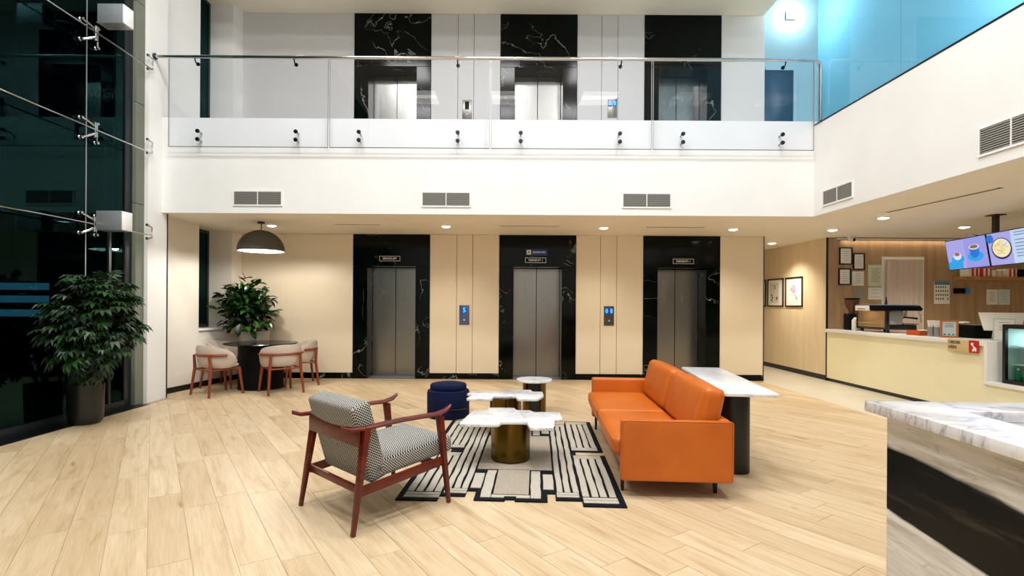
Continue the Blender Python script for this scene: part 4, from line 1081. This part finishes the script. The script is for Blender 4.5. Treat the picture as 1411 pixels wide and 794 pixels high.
# grinder
gr = thing('coffee_grinder', 'black coffee grinder with brown bean hopper at the end of the counter', 'grinder', (XH + .23, 9.66, .996))
B().box(-.10, .13, -.10, .10, 0, .30).build('body', 'matt_black', gr, bevel=.02)
B().lathe([(0, .3005), (.055, .3005), (.06, .36), (.105, .44), (.115, .50), (.115, .55), (0, .555)], 24).build('bean_hopper', mat('hopper', (84, 52, 34), .2), gr, True)
B().lathe([(0, .556), (.12, .556), (.12, .585), (0, .59)], 24).build('hopper_lid', 'matt_black', gr, True)
B().box(-.07, .02, -.106, -.1005, .02, .06).build('label_plate', 'paper', gr)
B().tube([(.0, -.13, .20), (.06, -.13, .20)], .014, 8).build('portafilter_fork', 'chrome', gr)
o = thing('milk_carton', 'white carton standing between grinder and espresso machine', 'carton', (XH + .18, 9.47, .996))
B().box(-.05, .05, -.05, .05, 0, .18).build('body', 'white_matt', o, bevel=.006); B().prism([(-.05, .1805), (.05, .1805), (.0, .235)], -.05, .05, M=Matrix.Rotation(R(90), 4, 'X')).build('gable', 'white_matt', o)
# things along the counter
tr = thing('serving_tray', 'orange wooden tray on the counter beside the straws', 'tray', (XH + .22, 7.99, .996))
B().box(-.16, .16, -.13, .13, 0, .012).build('base', 'orange_tray', tr)
for a in ((-.16, -.148, -.13, .13), (.148, .16, -.13, .13), (-.147, .147, -.13, -.118), (-.147, .147, .118, .13)): B().box(*a, .0125, .075).build('side', 'orange_tray', tr)
o = thing('napkin_bundle', 'white folded napkin lying in the orange tray', 'napkin', (XH + .22, 7.99, 1.0085)); B().cushion(-.06, .06, -.05, .05, 0, .07, .02, 4).build('napkin', 'paper', o, True)
for k, (yy, l) in enumerate(((7.62, 'steel cup of white straws next to the wooden framed card'), (7.74, 'steel cup of white straws next to the orange tray'))):
    st = thing('straw_holder', l, 'straw holder', (XH + .14, yy, .996), 0, 'straw cups on the counter')
    B().lathe([(0, 0), (.045, 0), (.045, .14), (.041, .14), (.04, .006), (0, .006)], 20).build('cup', 'steel_grey', st, True)
    for i in range(7):
        a = 2 * PI * i / 7; B().tube([(.015 * math.cos(a), .015 * math.sin(a), .02), (.04 * math.cos(a), .04 * math.sin(a), .235)], .010, 6).build('straw', 'white_matt', st)
pf = thing('framed_card', 'small orange wooden frame with a pale blue card on the counter', 'picture frame', (XH + .12, 7.40, .996), -R(35))
for a in ((-.10, .10, 0, .025), (-.10, .10, .225, .25), (-.10, -.075, .0255, .2245), (.075, .10, .0255, .2245)): B().box(a[0], a[1], -.012, .012, a[2], a[3]).build('frame_side', 'wood_frame', pf)
B().box(-.0748, .0748, -.004, .004, .0252, .2248).build('card', mat('card_blue', (206, 226, 232), .6), pf)
for z in (.19, .17, .15): B().box(-.045, .045, -.0055, -.0042, z, z + .006).build('print_line', 'ink', pf)
for x in (-.05, 0, .045): B().prism(ell(x, .045, .014, .010, 12), 0, .001, M=Matrix.Translation((0, -.0043, 0)) @ Matrix.Rotation(R(90), 4, 'X')).build('printed_leaf', 'bottle_green', pf)
o = thing('back_counter_box', 'low black riser box on the worktop under the till screen', 'box', (XH + .47, 7.36, .996))
B().box(-.12, .16, -.12, .40, 0, .175).build('body', 'matt_black', o, bevel=.006); B().box(-.125, .165, -.125, .405, .1755, .185).build('lid', 'black_trim', o, bevel=.003)
o = thing('paper_cups', 'crumpled white wrappers on the black riser box', 'wrapper', (XH + .47, 7.56, 1.1815)); B().cushion(-.05, .05, -.05, .05, 0, .04, .02, 4).build('wrapper', 'paper', o, True); B().cushion(-.03, .04, .052, .12, 0, .025, .012, 4).build('wrapper', 'paper', o, True)
pos_ = thing('till_screen', 'white till monitor seen from behind on an angled stand', 'monitor', (XH + .47, 6.98, .996), -R(40))
M = Matrix.Translation((0, 0, .12)) @ Matrix.Rotation(R(-22), 4, 'X')
B().prism([(-.18, 0), (.18, 0), (.235, .26), (-.235, .26)], -.012, .012, M=M @ Matrix.Rotation(R(90), 4, 'X')).build('monitor_back', 'white_gloss', pos_, bevel=.008)
B().tube([(-.08, .02, .13), (-.10, -.06, .01)], .009, 8).build('stand_leg', 'chrome', pos_); B().tube([(.06, .02, .13), (.04, -.06, .01)], .009, 8).build('stand_leg', 'chrome', pos_)
B().box(-.13, .10, -.10, .06, 0, .0095).build('stand_base', 'steel_grey', pos_, bevel=.003)
ps = thing('menu_stand', 'clear upright stand holding a green edged notice before the till', 'notice stand', (XH + .30, 6.77, .996), -R(40))
# ================================================================== wall papers, certificates
def framed(loc, rz, w, h, label, m='paper', nm='framed_certificate', cat='certificate', fm='black_metal', fw=.022, group=None, lines=5, art=None):
    t = thing(nm, label, cat, loc, rz, group)
    if fm:
        for a in ((-w / 2, w / 2, -h / 2, -h / 2 + fw), (-w / 2, w / 2, h / 2 - fw, h / 2), (-w / 2, -w / 2 + fw, -h / 2 + fw, h / 2 - fw), (w / 2 - fw, w / 2, -h / 2 + fw, h / 2 - fw)):
            B().box(a[0], a[1], -.022, -.0005, a[2], a[3]).build('frame_side', fm, t)
        w -= 2 * fw; h -= 2 * fw
    B().box(-w / 2 + .0003, w / 2 - .0003, -.008, -.0005, -h / 2 + .0003, h / 2 - .0003).build('sheet', m, t)
    for i in range(lines):
        z = h * (.32 - .6 * i / max(1, lines - 1)); ww = w * random.uniform(.2, .34)
        B().box(-ww, ww, -.0095, -.0082, z - h * .012, z + h * .012).build('print_line', 'ink_light' if 'ink_light' in MATS else mat('ink_light', (150, 152, 150), .7), t)
    return t
def wpx(x, y, Y=YC):      # wall point for a photo coordinate
    xr = x - 700 + .006 * (y - 419); yr = y - 419 - .006 * (x - 700); return xr * Y / F_PX, 1.436 - yr * Y / F_PX
def on_cafe(x0, y0, x1, y1, label, **kw):
    a, zt = wpx(x0, y0); b, zb = wpx(x1, y1)
    return framed(((a + b) / 2, YC, (zt + zb) / 2), 0, b - a, zt - zb, label, **kw)
on_cafe(1156, 341, 1174, 365, 'black framed certificate, top left on the cafe wall')
on_cafe(1175, 349, 1191, 372, 'black framed certificate, on the right of the upper pair')
on_cafe(1155, 370, 1172, 393, 'black framed certificate, lowest of the three on the cafe wall')
on_cafe(1174, 374, 1190, 394, 'unframed white notice below the framed certificates', fm=None, nm='wall_notice', cat='notice')
on_cafe(1176, 397, 1189, 413, 'small grey notice behind the bean hopper', fm=None, nm='wall_notice', cat='notice', m='slat_grey', lines=3)
on_cafe(1196, 365, 1216, 395, 'pale green notice beside the curtained doorway', fm=None, nm='wall_notice', cat='notice', m='paper_green', lines=9)
on_cafe(1196, 396, 1216, 413, 'white notice under the pale green one', fm=None, nm='wall_notice', cat='notice', lines=3)
on_cafe(1286, 367, 1309, 387, 'small wooden plaque poster above the wall calendar', fm=None, nm='wall_poster', cat='poster', m='wall_wood', lines=2)
cal = on_cafe(1287, 388, 1308, 419, 'wall calendar with a blue header and rows of dark dots', fm=None, nm='wall_calendar', cat='calendar', lines=0)
B().box(-.145, .145, -.0105, -.0082, .15, .215).build('header', mat('cal_blue', (74, 128, 170), .6), cal)
for i in range(6):
    for j in range(4):
        if (i, j) in ((5, 0), (4, 3)): continue
        B().box(-.12 + i * .044, -.10 + i * .044, -.0098, -.0082, .09 - j * .075, .125 - j * .075).build('dot', 'ink', cal)
papers = on_cafe(1359, 399, 1374, 420, 'white list sheet pinned under the shelf', fm=None, nm='wall_notice', cat='notice', lines=7)
on_cafe(1375, 399, 1391, 420, 'pale blue notice pinned under the shelf', fm=None, nm='wall_notice', cat='notice', m='card_blue', lines=5)
a, z = wpx(1323, 401)
t = thing('card_reader', 'small black and blue gadget on a wall holder', 'gadget', (a, YC, z)); B().box(-.14, .06, -.05, -.0005, -.05, .05).build('body', 'matt_black', t, bevel=.01); B().box(.0605, .15, -.05, -.0005, -.055, .055).build('blue_end', 'blue_plastic', t, bevel=.006)
B().box(-.10, .12, -.03, -.0005, -.09, -.0505).build('holder', 'shelf_wood', t)
# print details for the notice stand
for a_ in ((-.105, .105, 0, .012), (-.105, .105, .278, .29), (-.105, -.095, .0125, .2775), (.095, .105, .0125, .2775)): B().box(a_[0], a_[1], -.006, .006, a_[2], a_[3]).build('edge', mat('mint_edge', (170, 214, 200), .4) if 'mint_edge' not in MATS else 'mint_edge', ps)
B().box(-.0948, .0948, -.003, .003, .0122, .2778).build('sheet', 'paper', ps)
for z in (.235, .19, .165, .14): B().box(-.05, .05, -.0045, -.0032, z, z + .007).build('print_line', 'ink_light', ps)
B().box(-.105, .105, -.05, .05, -.0, .0005).build('foot', 'white_gloss', ps)
# curtained doorway
a, zt = wpx(1217, 356); b, zb = wpx(1270, 440)
dw = struct(B().box(a - .03, b + .03, YC - .012, YC - .001, 0, zt + .03).build('door_8', 'white_matt'), 'white lined doorway in the cafe wall behind the curtain')
cv = thing('curtain', 'pale pink pleated curtain hanging in the cafe doorway', 'curtain', ((a + b) / 2, YC - .05, 0))
hw = (b - a) / 2; n = 70; vs = []; fs = []
for j in range(9):
    t_ = j / 8; z = zt - .03 - (zt - .1) * t_
    for i in range(n + 1):
        u = i / n; wv = math.sin(u * 13 * PI + .7 * math.sin(u * 9)) * (.008 + .016 * abs(math.sin(3.1 * u + 1)))
        vs.append((-hw + .02 + (2 * hw - .04) * u, wv * (.5 + .5 * t_), z))
for j in range(8):
    for i in range(n): fs.append((j * (n + 1) + i, j * (n + 1) + i + 1, (j + 1) * (n + 1) + i + 1, (j + 1) * (n + 1) + i))
nb = len(vs); vs += [(x, y + .004, z) for x, y, z in vs]; fs += [tuple(q + nb for q in f[::-1]) for f in fs]
B().add(vs, fs).build('cloth', 'curtain', cv, True)
B().tube([(-hw, -.0, zt - .02), (hw, 0, zt - .02)], .012, 8).build('rod', 'white_gloss', cv)
# shelf with boxes
a, z = wpx(1332, 383, 9.75); 
sh = thing('wall_shelf', 'wooden wall shelf under the menu screens', 'shelf', (a, YC, z))
B().box(0, 1.9, -.30, -.0005, -.03, .025).build('board', 'shelf_wood', sh, bevel=.003)
B().box(0, 1.9, -.03, -.0005, -.06, -.0305).build('cleat', 'shelf_wood', sh)
for i, (x0, w, h, cols_, lab) in enumerate(((.06, .20, .16, ('paper', 'red_print'), 'red and white striped snack box at the left end of the shelf'), (.28, .20, .16, ('red_print', 'paper'), 'red and white snack box second along the shelf'),
                              (.50, .24, .12, ('paper', 'kraft'), 'white and kraft box third along the shelf'), (.76, .2, .15, ('paper', 'red_print'), 'red banded box beside the dark tin'), (.98, .2, .14, ('matt_black', 'matt_black'), 'dark tin at the right of the shelf boxes'))):
    t = thing('snack_box', lab, 'box', (a + x0, YC - .27, z + .0255), 0, 'boxes on the cafe shelf')
    B().box(0, w, 0, .2, 0, h).build('carton', cols_[0], t, bevel=.003)
    for k in (.25, .65): B().box(w * k, w * (k + .2), -.003, -.0003, .005, h - .005).build('band', cols_[1], t)
# cove strip above the cafe wall and cameras
cvl = thing('cove_light', 'warm cove light strip along the top of the cafe wall', 'cove light', (8.2, YC - .03, ZC - .03))
B().box(-1.9, 1.9, -.02, .02, -.012, .012).build('channel', 'white_matt', cvl); area('cove_lamp', (0, -.02, -.02), 3.6, .04, 9, (1, .8, .55), parent=cvl)
def dome_cam(x, y, z, label):
    t = thing('security_camera', label, 'camera', (x, y, z)); B().lathe([(0, -.02), (.05, -.02), (.055, -.001), (0, -.001)], 18).build('base', 'white_gloss', t, True)
    B().tube([(0, 0, -.02), (.0, -.02, -.06), (.03, -.08, -.075)], [.03, .04, .036], 12).build('body', 'white_gloss', t, True); B().tube([(.03, -.081, -.0755), (.034, -.092, -.078)], .03, 12).build('lens', 'matt_black', t)
dome_cam(6.43, 9.85, ZC, 'white security camera in the corner above the certificates'); a, z = wpx(1337, 327, 9.3); dome_cam(a, 9.3, ZC, 'white security camera on the ceiling left of the screen pole')

# ================================================================== menu screens
def pic(t, poly, m, d, y0=0): return B().prism(poly, d, d + .0008, M=Matrix.Rotation(R(90), 4, 'X')).build('picture', m, t)
def em_(name, c, s=1.7): return mat(name, tuple(int(x * .05) for x in c), .3, emit=c, estr=s)
em_('scr_lav', (176, 172, 240)); em_('scr_lav2', (158, 160, 240)); em_('scr_cyan', (40, 168, 240)); em_('scr_blue', (28, 120, 220)); em_('scr_white', (232, 236, 255)); em_('scr_pale', (198, 222, 250))
em_('scr_navy', (34, 30, 90)); em_('scr_fries', (236, 212, 130)); em_('scr_fries2', (250, 240, 200)); em_('scr_coffee', (150, 110, 80)); em_('scr_text', (110, 130, 170))
def screen(loc, rz, label, which):
    t = thing('menu_screen', label, 'screen', loc, rz, 'ceiling hung menu screens')
    t.rotation_euler = (R(9), 0, rz)
    w, h = .90, .475
    B().box(0, w, 0, .045, -h / 2, h / 2).build('housing', 'black_metal', t, bevel=.004)
    B().box(.014, w - .014, -.002, -.0003, -h / 2 + .014, h / 2 - .014).build('display', 'scr_lav' if which == 0 else 'scr_pale', t)
    D = .0022
    if which == 0:
        pic(t, [(.014, -.22), (.35, -.22), (.35, -.12), (.014, -.10)], 'scr_cyan', D); pic(t, [(.43, -.2225), (.885, -.2225), (.885, .2225), (.43, .2225)], 'scr_lav2', D)
        pic(t, ell(.25, -.075, .15, .065), 'scr_cyan', D + .001); pic(t, ell(.25, -.03, .09, .055), 'scr_white', D + .002); pic(t, ell(.25, 0, .06, .025), 'scr_coffee', D + .003)
        pic(t, ell(.64, -.06, .17, .075), 'scr_cyan', D + .001); pic(t, [(.53, .08), (.75, .08), (.72, -.04), (.66, -.08), (.60, -.08), (.55, -.04)], 'scr_blue', D + .002); pic(t, ell(.64, .08, .11, .04), 'scr_white', D + .003); pic(t, ell(.64, .085, .085, .028), 'scr_coffee', D + .004)
    else:
        pic(t, [(.014, -.2225), (.44, -.2225), (.44, .2225), (.014, .2225)], 'scr_lav', D); pic(t, ell(.06, .15, .07, .06), 'scr_blue', D + .001)
        pic(t, ell(.25, 0, .185, .15), 'scr_navy', D + .001); pic(t, ell(.25, .008, .165, .13), 'scr_fries2', D + .002); pic(t, ell(.33, .06, .06, .045), 'scr_white', D + .004)
        rf = random.Random(2)
        for i in range(16):
            cx, cy, an = .25 + rf.uniform(-.10, .08), rf.uniform(-.085, .085), rf.uniform(-.6, .6); c, s = math.cos(an) * .055, math.sin(an) * .055; px, py = -s * .14, c * .14
            pic(t, [(cx - c - px, cy - s - py), (cx + c - px, cy + s - py), (cx + c + px, cy + s + py), (cx - c + px, cy - s + py)], 'scr_fries', D + .003 + i * .0001)
        for i, z in enumerate((.19, .155, .09, .045, 0, -.045, -.09, -.13)): pic(t, [(.50, z - .006), (.50 + (.34 if i % 3 else .26), z - .006), (.50 + (.34 if i % 3 else .26), z + .006), (.50, z + .006)], 'scr_text', D)
    return t
s0 = Vector((7.02, 8.36, 2.245)); dr = Vector((-.178, -.984, 0)); rz = math.atan2(dr.y, dr.x)
screen(s0, rz, 'left menu screen showing two blue coffee cups', 0)
screen(s0 + dr * .915, rz, 'right menu screen showing a bowl of fries and a price list', 1)
pmid = s0 + dr * .905 + Vector((.984, -.178, 0)) * -.0
o = thing('screen_pole', 'black ceiling pole carrying the two menu screens', 'pole', (pmid.x + .09, pmid.y - .016, ZC))
B().box(-.03, .03, -.03, .03, -.46, -.012).build('pole', 'black_metal', o); B().box(-.08, .08, -.08, .08, -.012, -.001).build('ceiling_plate', 'black_metal', o)

# ================================================================== pictures in the hall
def hall_pic(y0, y1, z0, z1, label, kind):
    t = framed((XH, (y0 + y1) / 2, (z0 + z1) / 2), -PI / 2, y1 - y0, z1 - z0, label, nm='framed_picture', cat='picture', fw=.03, lines=0, group='framed pictures on the hall wall')
    M = Matrix.Translation((0, -.0082, 0)) @ Matrix.Rotation(R(90), 4, 'X')
    def p(poly, m, d=0): B().prism(poly, d, d + .0007, M=M).build('print', m, t)
    if kind == 'flower':
        for i in range(6): a = R(60 * i + 10); p(ell(-.03 + .055 * math.cos(a), .06 + .055 * math.sin(a), .05, .045, 14), 'petal' if i % 2 else 'petal2', i * .0002)
        p([(.02, .0), (.05, -.04), (.12, -.17), (.10, -.17), (.04, -.06)], 'bottle_green', .0014); p([(.09, -.08), (.14, -.15), (.13, -.17)], 'ink', .0016)
    elif kind == 'grey':
        p([(-.24, -.24), (.14, -.24), (.14, .22), (-.24, .22)], 'slat_light')
        for z in (.10, .15): p(ell(-.02, z, .022, .02, 12), 'ink', .0008)
        for k in range(3): p(ell(-.16 + .03 * (k % 2), -.06 - .055 * k, .035, .024, 12), 'bottle_green', .0009)
        p(ell(.07, -.13, .04, .035, 14), 'red_print', .001)
mat('petal', (226, 150, 190), .6); mat('petal2', (240, 196, 214), .6); mat('slat_light', (214, 214, 206), .7)
hall_pic(10.86, 11.53, 1.41, 2.05, 'black framed print of a pink flower on the hall wall', 'flower')
hall_pic(11.62, 12.32, 1.41, 2.05, 'black framed grey print with small green and red motifs', 'grey')
hall_pic(12.40, 13.05, 1.41, 2.05, 'black framed print half hidden behind the lift wall corner', 'none')
